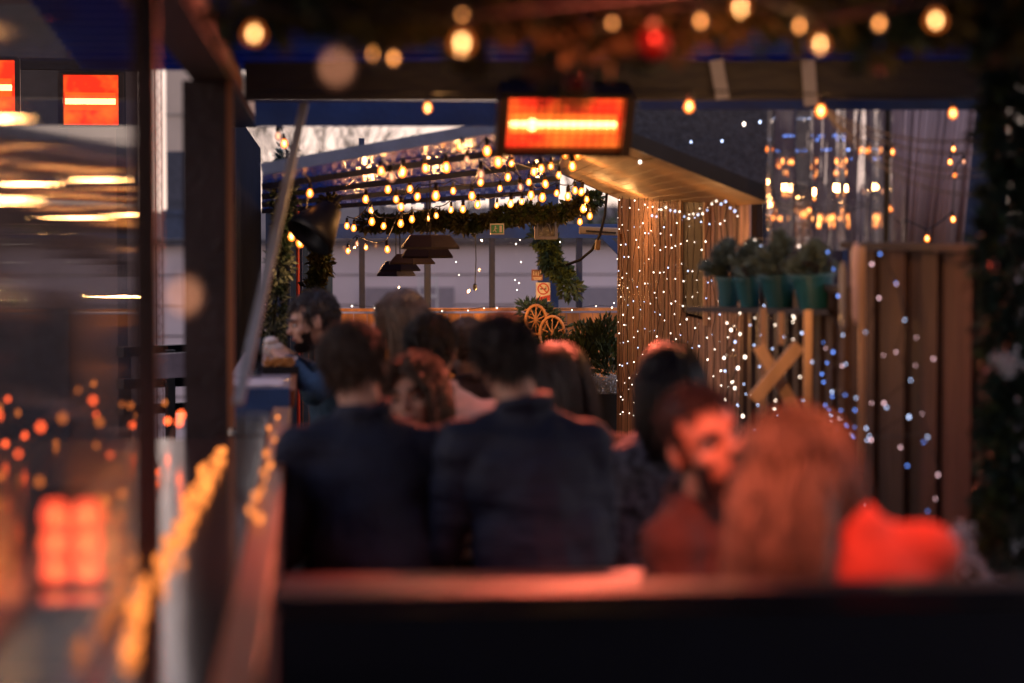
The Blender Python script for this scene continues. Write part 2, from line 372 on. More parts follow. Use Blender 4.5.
m = MB(); m.beam(B(600, 232, YB - .03), B(630, 262, YB - .03), .05, .05); m.build('corner_brace', BLUE, wf)
gl = sheet_glass('pane_glass', (.93, .92, .93), 1.45, dirt=.06)
m = MB(); m.quad([(XB(322), YB + .045, fz), (XB(631), YB + .045, fz), (XB(631), YB + .045, 1.6), (XB(322), YB + .045, 1.6)]); m.build('glass', gl, wf)
bf = thing('board_fence', ((XB(322) + XB(640)) / 2, YB - .1, 0), 'warm orange pine board wall under the far windows', 'fence')
m = MB(); x = XB(300)
while x < XB(640):
    m.box((x + .047, YB - .1, fz / 2 - .01), (.09, .022, fz - .02)); x += .094
m.build('boards', PINE, bf)
MB().box(((XB(300) + XB(640)) / 2, YB - .095, fz + .006), (XB(640) - XB(300), .07, .022)).build('cap_rail', PINE, bf)
bw = thing('corrugated_panel', (XB(300), 16.3, 0), 'blue corrugated wall panel left of the far windows', 'wall panel')
m = MB(); x0 = XB(266, 16.3); x1 = XB(332, 16.3); k = 0
while x0 < x1:
    m.box((x0 + .02, 16.3 + .008 * (k % 2), 1.0), (.04, .03, 2.0)); x0 += .041; k += 1
m.build('sheet', BLUE, bw)
m = MB().cone((XB(298, 16.2), 16.24, .2), (XB(298, 16.2), 16.24, 1.9), .012, .012, 8); tag(m.build('pipe', mat('red_pipe', (.4, .03, .02), .5)), 'thin red pipe on the blue corrugated panel', 'pipe')
# dark left side wall running back
lw = thing('side_wall', (-.36, 13, 0), 'dark blue boarded wall along the left of the terrace behind the eating man', 'wall')
m = MB(); y = 10.9
while y < 16.2:
    m.box((-.36, y, 1.05), (.03, .13, 2.1)); y += .134
m.build('boards', mat('matt_side_boards', (.008, .012, .03), 1, var=.3, spec=.02), lw)

# ------------------------------------------------------------------ roofs
tr = thing('terrace_roof', (.9, 13, 2), 'glossy dark blue ribbed roof with bulb reflections over the far tables', 'roof')
a0, a1, b1, b0 = S(262, 172, 9.9), S(560, 118, 9.9), S(560, 196, 16.6), S(262, 213, 16.6)
ROOFM = mat('glossy_roof_sheet', (.015, .06, .26), .2, var=.3, vscale=3, bump=.35, bscale=5, stretch=(4, .8, 1), coat=.25)
translucent(ROOFM, (.02, .09, .4), .22)
m = MB(); n = 60
for i in range(n):
    f0, f1 = i / n, (i + 1) / n
    off = Vector((0, 0, .012)) * (i % 2)
    m.quad([a0.lerp(a1, f0) + off, a0.lerp(a1, f1) + off, b0.lerp(b1, f1) + off, b0.lerp(b1, f0) + off])
    q = a0.lerp(a1, f1); q2 = b0.lerp(b1, f1); m.quad([q, q + Vector((0, 0, .012)), q2 + Vector((0, 0, .012)), q2])
m.build('roof_sheet', ROOFM, tr)
up = Vector((0, 0, .045))
MB().beam(a0 + up * 0 + Vector((0, -.03, .01)), a1 + Vector((0, -.03, .01)), .05, .05).build('fascia', mat('fascia_blue_grey', (.13, .16, .24), .5), tr)
for f in (.2, .42, .64, .86):
    MB().beam(a0.lerp(b0, f) + Vector((0, 0, -.012)), a1.lerp(b1, f) + Vector((0, 0, -.012)), .03, .03).build('purlin', BLUED, tr)
rb = thing('rear_board', S(395, 116, 8.6), 'blue board hung behind the black beam above the sky gap', 'board')
m = MB(); m.beam(S(255, 114, 8.7), S(500, 114, 8.7), .02, .06 + .03); m.beam(S(640, 103, 8.7), S(1000, 103, 8.7), .02, .05); m.build('board', BLUE, rb)
# blue ceiling sheet over the near tables
cr = thing('canopy_roof', (1, 6.8, 2.3), 'blue corrugated ceiling sheets above the black beam', 'roof')
m = MB(); k = 0; ya, yb = .6, 8.45
while ya < yb:
    zz = 2.14 + (8.45 - ya) * .06
    m.box((1.0, ya + .04, zz + .012 * (k % 2)), (3.6, .078, .018)); ya += .08; k += 1
m.build('roof_sheet', BLUER, cr)
mb = thing('cross_beam', S(620, 82, 8.0), 'long black beam spanning the terrace that carries the heater', 'beam')
m = MB(); m.beam(S(246, 82, 8.0), S(1012, 80, 8.0), .1, .125); m.build('beam', DARKB, mb)
for px, q, lab in ((720, 716, 'left'), (811, 808, 'right')):
    st = MB(); a, b = S(q, 60, 7.93), S(px + 3 if q == 716 else px, 99 if q == 716 else 106, 7.93)
    st.beam(a, b, .045, .006, up=Vector((0, 1, 0)))
    tag(st.build('strap', mat('white_strap', (.3, .32, .42), .6, var=.15)), ('thin slanting' if lab == 'left' else 'straight') + ' pale strap tied round the black beam, ' + lab + ' one of the two', 'strap', 'straps on the beam')
# top left timbers, window row
XG = -.30
f_ = thing('window_frame_row', (XG, 4, 0), 'dark timber post and rail frame of the glazed windbreak at the left', 'frame')
MB().box((XG, 4.38, 1.5), (.045, .05, 1.055)).build('post', DARK, f_)
MB().box((XG - .02, 7.3, 1.01), (.13, .16, 2.02)).build('post', DARK, f_)
MB().box((XG + .055, 7.205, 1.5), (.02, .02, 1.04)).build('trim', mat('orange_trim', (.32, .12, .05), .5, stretch=(1, 1, .2)), f_)
MB().box((XG, 5.4, 2.075), (.11, 10.6, .11)).build('top_beam', DARK, f_)
MB().box((XG + .062, 5.4, 2.05), (.018, 10.6, .05)).build('trim', mat('orange_trim', (.32, .12, .05), .5), f_)
GL = sheet_glass('windbreak_glass', (.62, .55, .54), 1.5, bump=.00022, bscale=7, stretch=(1, 8, 1.2), dirt=.04, refl=.55)
m = MB(); m.quad([(XG, .9, .972), (XG, 4.46, .972), (XG, 4.46, 2.02), (XG, .9, 2.02)]); m.build('glass', GL, f_)
# beyond the gap: outside railing
rl = thing('outer_railing', (-1.2, 12, 0), 'dark horizontal railing outside seen between the two posts', 'railing')
m = MB()
for py in (352, 384, 410): m.beam(S(120, py, 12), S(215, py - 4, 12.6), .05, .05)
for px in (126, 170, 212): 
    p = S(px, 350, 12.2); m.box((p.x, p.y, p.z / 2), (.05, .05, p.z))
m.build('rails', BLACKM, rl)
m = MB(); m.beam(S(140, 367, 11.6), S(200, 364, 11.7), .03, .12); m.build('pale_board', PALE, rl)
# slanted strut
a, b = S(304, 104, 8.0), S(238, 404, 6.4)
m = MB(); m.beam(a, b, .028, .012); tag(m.build('slanted_strut', mat('strut_paint', (.35, .36, .36), .4, var=.15)), 'slim grey slanted strut leaning across the blue wall beside the big post', 'strut')

# ------------------------------------------------------------------ counters
ct = thing('window_counter', (-.19, 4.9, 0), 'narrow varnished dark counter under the windbreak with lit orange edge board', 'counter')
MB().box((-.87, 5.45, .955), (1.14, 3.1, .03)).build('top', COUNTER, ct)
MB().box((-.22, 3.95, .955), (.158, 6.2, .03)).build('top', COUNTER, ct)
MB().box((XG - .02, 2.4, .95), (.05, 3.0, .05)).build('side_rail', BLUED, ct)
MB().box((XG - .02, 2.4, .46), (.02, 3.0, .92)).build('side_panel', BLUED, ct)
MB().box((-.215, 7.6, .955), (.15, .98, .03)).build('top', COUNTER, ct)
MB().box((-.87, 3.885, .93), (1.14, .03, .1)).build('end_board', BLUED, ct)
MB().box((-.87, 3.89, .44), (1.14, .02, .86)).build('end_panel', BLUED, ct)
for y in (4.2, 6.6): MB().box((-1.3, y, .46), (.06, .06, .92)).build('leg', DARKB, ct)
MB().box((-.105, 4.6, .955), (.06, 7.0, .045)).build('edge_board', EDGE, ct, bevel=.004)
MB().box((-.082, 4.6, .52), (.015, 7.0, .82)).build('front_panel', DARKB, ct)
c2 = thing('raised_counter', (-.19, 9.6, 0), 'pale topped counter with blue edge where the man in the hood eats', 'counter')
MB().box((-.20, 9.65, 1.0), (.23, 2.5, .03)).build('top', PALE, c2, bevel=.003)
MB().box((-.20, 8.385, .985), (.235, .022, .075)).build('edge', BLUE, c2)
MB().box((-.075, 9.65, .985), (.02, 2.5, .06)).build('side_edge', EDGE, c2)
for y in (8.6, 10.6): MB().box((-.2, y, .49), (.16, .06, .98)).build('leg', DARKB, c2)
# napkin, food, glass
def onc(px, y): return (px - 313) / 2400 * y
m = MB()
for i in range(10):
    for j in range(8):
        def q(i, j): return (-.30 + i * .019, 8.55 + j * .05, 1.019 + .004 * noise.noise(Vector((i * .5, j * .5, 0))))
        m.quad([q(i, j), q(i + 1, j), q(i + 1, j + 1), q(i, j + 1)])
tag(m.build('paper_sheet', mat('paper', (.62, .5, .5), .7, var=.08), smooth=True), 'creased pinkish menu sheet lying on the pale counter', 'paper')
ft = thing('food_tray', (-.13, 9.35, 1.016), 'small dark tray of fried food in front of the hooded man', 'food')
m = MB(); m.box((-.13, 9.35, 1.022), (.15, .11, .012)); m.box((-.13, 9.295, 1.03), (.15, .006, .028)); m.box((-.13, 9.405, 1.03), (.15, .006, .028)); m.build('tray', BLACKM, ft)
m = MB()
for _ in range(46): m.beam((-.13 + R(-.06, .06), 9.35 + R(-.04, .04), 1.034 + R(0, .04)), (-.13 + R(-.065, .065), 9.35 + R(-.045, .045), 1.034 + R(0, .045)), .009, .009)
m.ball((-.11, 9.35, 1.05), (.035, .035, .022), 12); m.build('chips', mat('fried', (.5, .2, .04), .5, var=.5, vscale=60), ft)
gg = thing('pint_glass', (-.225, 9.2, 1.016), 'half full straight beer glass beside the food tray', 'glass')
MB().lathe((-.225, 9.2, 1.018), [(.0, 0), (.028, 0), (.038, .14), (.036, .14), (.027, .006), (0, .006)], 20).build('tumbler', sheet_glass('tumbler_glass', (.8, .85, .82), 1.5), gg, smooth=True)
MB().lathe((-.225, 9.2, 1.026), [(.0, 0), (.0262, 0), (.030, .055), (0, .055)], 20).build('beer', mat('beer', (.55, .3, .05), .1, var=.1, bump=0), gg, smooth=True)
cup = MB().lathe((-.06, 9.4, 1.016), [(.0, 0), (.026, 0), (.034, .06), (.032, .06), (.025, .005), (0, .005)], 16).build('paper_cup', mat('cup_white', (.7, .6, .58), .5), smooth=True); cup.location = (-.035, 0, 0)
tag(cup, 'small white sauce cup on the counter by the man\'s elbow', 'cup')
# ------------------------------------------------------------------ right side
XR = 1.93
sc_ = thing('cane_screen', (XR, 12.6, 0), 'pinkish willow cane screen wall hung with tiny white lights', 'screen')
m = MB(); y = 10.55
DY0, DY1 = 11.55, 12.35
while y < 15.1:
    r = R(.011, .017); zt = 1.9 + R(-.01, .01)
    zt = 1.63 + (y - 10.55) * .027
    if DY0 < y < DY1: m.cone((XR + R(0, .008), y, .0), (XR + R(0, .008), y, 1.12), r, r * .9, 6)
    else: m.cone((XR + R(0, .012), y, 0), (XR + R(0, .012), y, zt + .15), r, r * .9, 6)
    y += R(.027, .039) + (R(.01, .03) if random.random() < .15 else 0)
m.build('canes', CANE, sc_)
MB().box((XR + .05, 12.85, .95), (.03, 4.6, 1.9)).build('backing', mat('screen_backing', (.035, .02, .016), .9), sc_)
MB().box((XR - .012, 11.95, 1.45), (.02, .74, .62)).build('window_shutter', mat('dark_shutter', (.018, .014, .014), .6), sc_)
for y in (DY0 + .02, DY1 - .02): MB().box((XR - .02, y, 1.45), (.03, .04, .7)).build('shutter_trim', LATH, sc_)
# wooden canopy
cn = thing('timber_canopy', S(670, 185, 11), 'sloping pine board canopy glowing orange under a black felt edge', 'canopy')
A, Bq, Cq, D = S(548, 140, 14.5), S(620, 141, 10.2), S(770, 196, 9.6), S(640, 211, 14.6)
A = S(540, 165, 15.5); D = S(650, 213, 15.2); Cq = S(772, 203, 9.8); Bq = S(590, 130, 9.8)
n = 13; m = MB()
for i in range(n):
    f0, f1 = i / n + .002, (i + 1) / n - .002
    p0, p1, p2, p3 = Bq.lerp(Cq, f0), Bq.lerp(Cq, f1), A.lerp(D, f1), A.lerp(D, f0); u_ = Vector((0, 0, .012))
    m.quad([p0, p1, p2, p3]); m.quad([p0 + u_, p3 + u_, p2 + u_, p1 + u_]); m.quad([p0, p0 + u_, p1 + u_, p1]); m.quad([p1, p1 + u_, p2 + u_, p2]); m.quad([p3, p2, p2 + u_, p3 + u_]); m.quad([p0, p3, p3 + u_, p0 + u_])
m.build('boards', PLY, cn)
MB().beam(Bq + Vector((0, -.03, .025)), Cq + Vector((0, -.03, .025)), .02, .06).build('fascia', BLACKM, cn)
u_ = Vector((0, 0, .035)); m = MB(); m.quad([Bq + u_, Cq + u_, D + u_, A + u_]); m.build('felt', FELT, cn)
# felt covered gable above canopy
m = MB(); a, b, c, d_ = S(600, 96, 10.4), S(775, 96, 10.4), S(775, 198, 10.4), S(600, 135, 10.4); e = Vector((0, .06, 0))
m.quad([a, b, c, d_]); m.quad([a + e, b + e, c + e, d_ + e]); m.quad([a, a + e, d_ + e, d_]); m.quad([b, b + e, c + e, c]); m.quad([d_, c, c + e, d_ + e]); m.quad([a, b, b + e, a + e])
tag(m.build('felt_gable', FELT), 'dark grey felt covered gable above the pine canopy', 'gable')
# dark fence (two runs)
def plank_fence(name, P0, P1, zt, pw, label):
    P0 = Vector((P0.x, P0.y, 0)); P1 = Vector((P1.x, P1.y, 0)); L_ = (P1 - P0).length; dr = (P1 - P0).normalized()
    t = thing(name, (P0 + P1) / 2, label, 'fence'); m = MB(); n = int(L_ / pw)
    rot = Matrix.Rotation(math.atan2(dr.y, dr.x), 3, 'Z')
    nrm = Vector((dr.y, -dr.x, 0))
    for i in range(n):
        c = P0 + dr * (i + .5) * L_ / n; off = nrm * (.018 if i % 2 else 0)
        m.box(c + off + Vector((0, 0, zt / 2)), (L_ / n * (.97 if i % 2 == 0 else 1.1), .018, zt - R(0, .008)), rot)
    m.build('boards', FENCE, t)
    MB().box((P0 + P1) / 2 + Vector((0, 0, zt + .012)), (L_, .06, .022), rot).build('cap_rail', DARK, t)
    return t
PA, PB, PC = S(1012, 250, 7.0), S(848, 250, 8.1), S(742, 240, 10.45)
plank_fence('plank_fence', PA, PB, 1.51, .105, 'near brown plank fence with blue lights, beside the green column')
plank_fence('plank_fence', PB, PC, 1.36, .11, 'dark plank fence behind the row of teal pots')
# laths
def lath(px0, py0, px1, py1, d, w_, label, nm='lath', cat='stick', mt=None, g=None):
    m = MB(); m.beam(S(px0, py0, d), S(px1, py1, d), w_, .015, up=Vector((0, 1, 0))); o = m.build(nm, mt or LATH); return tag(o, label, cat, g)
g = 'laths standing by the plank fence'
lath(763, 308, 763, 430, 8.55, .022, 'pale lath under the second teal pot', g=g)
lath(781, 312, 781, 345, 8.5, .02, 'short pale peg hanging below the third pot', g=g)
lath(808, 310, 807, 475, 8.1, .026, 'long pale lath below the largest teal pot', g=g)
lath(862, 246, 862, 470, 7.7, .018, 'tall thin lath on the corner of the near fence', g=g)
xb = thing('cross_boards', S(776, 378, 8.3), 'two short pale boards nailed into an X below the pots', 'cross')
m = MB(); m.beam(S(758, 346, 8.3), S(797, 412, 8.3), .042, .02, up=Vector((0, 1, 0))); m.build('board', LATH, xb)
m = MB(); m.beam(S(799, 345, 8.22), S(753, 400, 8.22), .045, .02, up=Vector((0, 1, 0))); m.build('board', LATH, xb)
# shelf for pots
m = MB(); m.beam(S(700, 309, 9.2), S(842, 312, 8.35), .12, .02)
sh_ = S(700, 300, 9)
tag(m.build('pot_shelf', DARK), 'dark narrow shelf under the row of teal pots', 'shelf')
def fir(c, h, r, mt, nm='foliage', parent=None, n=900, l=.03):
    m = MB(); c = Vector(c)
    nb = 26
    for b in range(nb):
        t_ = b / nb; an = R(0, 2 * PI); el = (1 - t_) * 1.1; ln = r * (1.15 - .5 * t_)
        st = c + Vector((0, 0, h * (.05 + .6 * t_))); dr = Vector((math.cos(an) * el, math.sin(an) * el, .35 + t_ * .9)).normalized()
        for k in range(n // nb):
            u = R(.05, 1); p = st + dr * ln * u + Vector((0, 0, -.1 * u * u * r))
            nd = (dr + Vector((R(-1, 1), R(-1, 1), R(-.6, 1))) * .9)
            m.leaf(p, l * R(.7, 1.2), l * .22, nd)
    return m.build(nm, mt, parent)
for px, py, pw, d, lab in ((728, 290, 26, 9.1, 'leftmost teal pot with a small dark fir, closest to the cane screen'), (750, 293, 28, 8.9, 'second teal pot with a ragged fir and brown twigs showing'), (780, 294, 37, 8.7, 'third teal pot with a tall bluish fir'), (815, 291, 44, 8.45, 'rightmost and largest teal pot with a wide fir')):
    s_ = 2400 / d; r = pw / 2 / s_; c = S(px, 309, d); h = R(31, 36) / s_; fh = R(.75, 1.25)
    t = thing('potted_fir', c, lab, 'potted plant', 'teal pots with little firs')
    rot = Matrix.Rotation(R(-.1, .1), 3, 'Y')
    MB().lathe(c, [(0, .0), (r * .68, 0), (r * .95, h * .9), (r * 1.08, h * .9), (r * 1.08, h), (r * .95, h), (r * .9, h * .85), (0, h * .85)], 24, rot).build('pot', TEAL, t, smooth=False)
    fir(c + Vector((0, 0, h * .85)), 38 * fh / s_, 24 * R(.8, 1.15) / s_, LEAFF, parent=t, n=1500, l=.045)
    m = MB()
    for k in range(4): m.tube([c + Vector((0, 0, h * .8)), c + Vector((R(-.03, .03), R(-.03, .03), h * 1.2)), c + Vector((R(-r, r), R(-r, r), h * 1.35))], .004)
    m.build('twigs', BARK, t)
# icicle tubes
for px, y0, y1, r, lab, col in ((843, 262, 331, .014, 'dull grey frosted icicle tube on the fence corner', (.3, .28, .3)), (856, 243, 324, .018, 'pink tinged frosted icicle tube, thicker of the pair', (.62, .45, .5))):
    a, b = S(px, y0, 7.75), S(px + 1, y1, 7.75)
    m = MB().tube([a, a.lerp(b, .1), a.lerp(b, .5), a.lerp(b, .9), b], r, 10, lambda u: math.sin(min(max(u, .04), .96) * PI) ** .4)
    tag(m.build('icicle_tube', mat('frost_tube_%d' % px, col, .35, var=.1, bump=0), smooth=True), lab, 'light tube', 'icicle tubes')
# clear PVC sheet behind fence
MAUVE = mat('mauve_canvas', (.13, .095, .11), .85, var=.3, vscale=2, bump=.1)
mq_ = thing('storage_marquee', S(840, 170, 11.5), 'dim mauve canvas marquee wall behind the clear curtain', 'marquee')
m = MB()
for k in range(14):
    f0, f1 = k / 14, (k + 1) / 14; q0, q1 = Vector((0, .03 * math.sin(f0 * 20), 0)), Vector((0, .03 * math.sin(f1 * 20), 0))
    a_, b_, c_, d_2 = S(766, 96, 11.4), S(925, 96, 11.2), S(925, 300, 11.2), S(766, 300, 11.4)
    m.quad([a_.lerp(b_, f0) + q0, a_.lerp(b_, f1) + q1, d_2.lerp(c_, f1) + q1, d_2.lerp(c_, f0) + q0])
m.build('canvas', MAUVE, mq_, smooth=True)
for px in (768, 846, 922): MB().beam(S(px, 90, 11.3), S(px, 330, 11.3), .04, .04).build('pole', BLUED, mq_)
PV = sheet_glass('clear_pvc', (.85, .82, .84), 1.4, bump=.006, bscale=14, stretch=(4, 4, .12), dirt=.09, refl=1.3, refract=True, dirtcol=(.4, .33, .33))
pv = thing('clear_curtain', S(835, 180, 8.9), 'clear rippled plastic curtain rolled down above the plank fence', 'curtain')
m = MB(); n = 60; pts = []
for i in range(n + 1):
    f = i / n; a = S(768 + 134 * f, 104, 9.0); b = S(766 + 138 * f, 250, 9.0)
    o_ = Vector((0, .025 * math.sin(f * 23) + .02 * noise.noise(Vector((f * 9, 0, 0))), 0)); pts.append((a + o_, b + o_))
for (a, b), (c, d_) in zip(pts, pts[1:]): m.quad([a, c, d_, b])
m.build('sheet', PV, pv, smooth=True)
MB().beam(S(766, 104, 8.98), S(904, 104, 8.98), .03, .03).build('roller', BLACKM, pv)
MB().beam(S(888, 108, 8.85), S(886, 262, 8.85), .02, .02).build('edge_pole', BLACKM, pv)
# pale marquee panels
lp = thing('canvas_screen', S(950, 180, 9.7), 'pinkish canvas panels on a dark blue frame beside the clear curtain', 'screen')
for i, (x0, x1, t0, t1, lab) in enumerate(((900, 922, 905, 944, 'narrow pinkish canvas panel beside the clear curtain'), (925, 962, 945, 978, 'broad slanting pinkish canvas panel nearest the green column'))):
    m = MB(); d = 9.6; a, b, c, e = S(t0, 100, d), S(t1, 100, d), S(x1, 262, d), S(x0, 262, d); q = Vector((0, .03, 0))
    NN = 10
    for k in range(NN):
        f0, f1 = k / NN, (k + 1) / NN; z0, z1 = Vector((0, .02 * math.sin(f0 * 9), 0)), Vector((0, .02 * math.sin(f1 * 9), 0))
        m.quad([a.lerp(b, f0) + z0, a.lerp(b, f1) + z1, e.lerp(c, f1) + z1, e.lerp(c, f0) + z0])
    o = m.build('canvas_panel', mat('canvas', (.34, .24, .24), .8, var=.15, vscale=3), lp, smooth=True); mo = o.modifiers.new('s', 'SOLIDIFY'); mo.thickness = .01
m = MB(); m.beam(S(915, 180, 9.8), S(1005, 180, 9.8), .02, .62); m.build('panel', BLUED, lp)
# bunched cables
m = MB()
for k, (ya, yb) in enumerate(((140, 138), (152, 150), (170, 160), (196, 186), (176, 172))):
    pts = []
    for i in range(13):
        f = i / 12; p = S(822 + (985 - 822) * f, 106 + (ya - 106) * f ** .7, 7.7); p.z -= .035 * math.sin(f * PI) * (1 + k * .2); pts.append(p)
    m.tube(pts, .004, 5)
tag(m.build('cable_bundle', mat('grey_cable', (.16, .14, .15), .5), smooth=True), 'fan of sagging grey cables from the beam to the green column', 'cables')

# ------------------------------------------------------------------ foliage garlands
def garland(name, pts, rad, n, mt, label, cat='garland', l=.05, w_=.018, parts='foliage', mats2=None, hang=0, group=None):
    pts = [Vector(p) for p in pts]; t = thing(name, pts[0], label, cat, group)
    m = MB(); m.tube(pts, .006, 5); m.build('wire', CABLE, t)
    segs = [(a, b, (b - a).length) for a, b in zip(pts, pts[1:])]; tot = sum(s[2] for s in segs)
    m = MB()
    for _ in range(n):
        u = R(0, tot)
        for a, b, L_ in segs:
            if u <= L_: break
            u -= L_
        p = a.lerp(b, min(1, u / L_)); k = noise.noise(p * 9) * .5 + .75; k2 = noise.noise(p * 23 + Vector((5, 5, 5))) * .5 + .8
        v = Vector((R(-1, 1), R(-1, 1), R(-1, 1)));
        if v.length > 1: v.normalize()
        q = p + v * rad * k * k2
        if hang: q.z -= abs(R(0, hang)) * max(0, noise.noise(p * 12) + .3)
        if mats2: m.mi = 1 if noise.noise(q * 14) > .12 else 0
        m.leaf(q, l * R(.6, 1.2), w_ * R(.7, 1.2), v + Vector((0, 0, -.2)))
    m.build(parts, [mt, mats2] if mats2 else mt, t); return t
pts = [S(px, py, d) for px, py, d in ((225, -14, 4.1), (330, -4, 4.1), (440, 2, 4.2), (540, -2, 4.3), (640, 4, 4.3), (760, -6, 4.4), (870, 6, 4.5), (960, 4, 4.6), (1040, 22, 4.7))]
garland('leaf_garland', pts, .075, 4200, LEAFO, 'thick dim olive leaf garland along the top of the terrace', mats2=LEAFD, hang=.07, l=.05, w_=.022)
for (a, lab) in ((((545, 14, 4.5), (556, 58, 4.5), (566, 88, 4.5)), 'frosted twig spray hanging from the top garland left of the red bauble'), (((455, 5, 4.5), (470, 60, 4.5)), 'short frosted twig spray hanging by the brightest bulb'), (((640, 3, 4.4), (650, 28, 4.4)), 'stubby twig above the red bauble')):
    garland('twig_spray', [S(*q) for q in a], .055, 320, LEAFO, lab, 'twigs', mats2=mat('dry_flower', (.22, .14, .12), .7, island=.4, bump=0), l=.035, w_=.02)
pts = [S(px, py, d) for px, py, d in ((1012, -20, 6.1), (1014, 120, 6.1), (1016, 260, 6.1), (1012, 400, 6.1), (1010, 540, 6.0), (1012, 690, 6.0))]
garland('green_column', pts, .115, 7500, LEAFD, 'tall dark green fir column at the right edge', 'greenery', mats2=LEAF, l=.05, w_=.018)
for px, py, lab in ((1006, 365, 'frosted twist of tinsel leaves high on the green column'), (962, 535, 'upper frosted sprig at the foot of the green column'), (966, 562, 'middle frosted sprig at the foot of the green column'), (985, 585, 'lowest frosted sprig above the dark rail')):
    p = S(px, py, 5.85); m = MB()
    for k in range(26):
        an = R(0, 2 * PI); r = R(.01, .05); q = p + Vector((math.cos(an) * r, R(-.03, .03), math.sin(an) * r * .8))
        m.tube([p + Vector((R(-.02, .02), 0, R(-.03, .03))), (p + q) / 2 + Vector((0, 0, .012)), q], .0022, 4); m.leaf(q, .02, .012)
    tag(m.build('frosted_sprig', FROST), lab, 'sprig', 'frosted sprigs')
pts = [S(px, py, d) for px, py, d in ((365, 222, 15.6), (400, 222, 15.6), (440, 220, 15.6), (480, 222, 15.5), (520, 213, 15.5), (560, 212, 15.5), (598, 196, 15.5))]
garland('leaf_garland', pts, .075, 4200, LEAFO, 'bulb lit olive garland draped along the far window head', mats2=LEAF, hang=.05, l=.05, w_=.026)
pts = [S(px, py, 16.6) for px, py in ((538, 235), (552, 246), (548, 262), (564, 274), (571, 290))]
garland('leaf_garland', pts, .066, 1300, LEAF, 'green garland winding down the blue sign post', mats2=LEAFD, l=.06, w_=.03)
pts = [S(px, py, 13.5) for px, py in ((330, 200), (318, 235), (322, 262), (312, 292))]
garland('leaf_garland', pts, .06, 1500, LEAFO, 'yellow lit garland hanging under the black lamp shade', mats2=LEAF, l=.05, w_=.025)
pts = [S(px, py, 11.5) for px, py in ((287, 150), (282, 230), (276, 300), (268, 380))]
garland('fir_garland', pts, .07, 2600, LEAFD, 'dark fir garland hanging on the left wall behind the slanted strut', mats2=LEAFF, l=.045, w_=.014)
# rings and reindeer-like wicker wreaths
for px, py, r, lab in ((536, 320, .1, 'left wicker hoop on the fir sprig by the far boards'), (552, 334, .12, 'right larger wicker hoop with crossed canes')):
    p = S(px, py, 16.3); m = MB(); cir = [p + Vector((math.cos(a) * r * .7, 0, math.sin(a) * r)) for a in [k * 2 * PI / 24 for k in range(25)]]
    m.tube(cir, .011, 6)
    for k in range(5):
        a = k * PI / 5 + .3; v = Vector((math.cos(a) * r * .7, 0, math.sin(a) * r)); m.tube([p - v, p + v], .005, 5)
    tag(m.build('wicker_hoop', mat('wicker', (.32, .14, .05), .6), smooth=True), lab, 'ornament', 'wicker hoops')
garland('fir_sprig', [S(528, 312, 16.4), S(545, 318, 16.4), S(556, 345, 16.4)], .12, 900, LEAFD, 'dark fir sprig behind the wicker hoops', 'sprig', l=.07, w_=.02)
# planter with laurel
p = S(592, 402, 15.6)
pl = thing('planter', (p.x, p.y, 0), 'black trough planter with laurel bush and white heather by the far boards', 'planter')
zc = p.z; m = MB()
m.box((p.x - .08, p.y, zc - .14), (.62, .3, .4)); m.box((p.x - .08, p.y, (zc - .34) / 2), (.5, .24, zc - .34)); m.build('trough', BLACKM, pl)
m = MB(); c0 = Vector((p.x - .12, p.y, zc + .27))
cls = [(c0 + Vector((R(-.27, .27), R(-.12, .12), R(-.25, .24))), R(.1, .16)) for _ in range(15)]
for _ in range(3600):
    c, rr = random.choice(cls); v = Vector((random.gauss(0, 1), random.gauss(0, 1), random.gauss(0, 1))).normalized() * rr * R(.4, 1)
    m.leaf(c + v, .05, .024, v + Vector((0, 0, .4)) * .3)
m.build('laurel', LEAF, pl)
for cx in (-.18, -.02, .14):
    m = MB()
    for _ in range(260):
        b_ = Vector((p.x + cx + random.gauss(0, .02), p.y - .1, zc + .05)); q = b_ + Vector((random.gauss(0, .045), R(-.04, .04), R(.02, .13)))
        m.tube([b_, q], .0012, 3)
        for _k in range(3): m.leaf(q - Vector((0, 0, .012 * _k)), .02, .012)
    m.build('heather', FROST, pl)

# ------------------------------------------------------------------ far fittings
def boxsign(name, px, py, wpx, hpx, d, mt, label, cat, depth=.03):
    s_ = 2400 / d; c = S(px, py, d); t = thing(name, c, label, cat); MB().box(c, (wpx / s_, depth, hpx / s_)).build('panel', mt, t); return t, c, s_
GREEN = mat('sign_green', (.05, .32, .16), .4, bump=0); RED = mat('sign_red', (.6, .03, .03), .4, bump=0); SWH = mat('sign_white', (.75, .68, .62), .4, var=.05, bump=0); BROWN = mat('sign_brown', (.3, .14, .1), .6)
t, c, s_ = boxsign('exit_sign', 497, 229, 14, 11, 15.4, SWH, 'small green and white fire exit sign under the far garland', 'sign')
y = c.y - .018
MB().box((c.x - .0, y, c.z), (12 / s_, .004, 8.5 / s_)).build('green_field', GREEN, t)
m = MB(); m.box((c.x + .022, y - .004, c.z), (.016, .003, .042)); m.ball((c.x - .012, y - .004, c.z + .016), (.005, .002, .005)); m.beam((c.x - .012, y - .004, c.z + .01), (c.x - .016, y - .004, c.z - .005), .003, .007); m.beam((c.x - .016, y - .004, c.z - .005), (c.x - .006, y - .004, c.z - .02), .003, .004); m.beam((c.x - .016, y - .004, c.z - .005), (c.x - .028, y - .004, c.z - .016), .003, .004); m.beam((c.x - .012, y - .004, c.z + .008), (c.x - .0, y - .004, c.z + .002), .003, .004); m.build('pictogram', SWH, t)
t, c, s_ = boxsign('no_smoking_sign', 543, 292, 14, 19, 16.75, SWH, 'white and red no smoking sign on the blue post', 'sign')
y = c.y - .018; r = .037; zc_ = c.z + .022
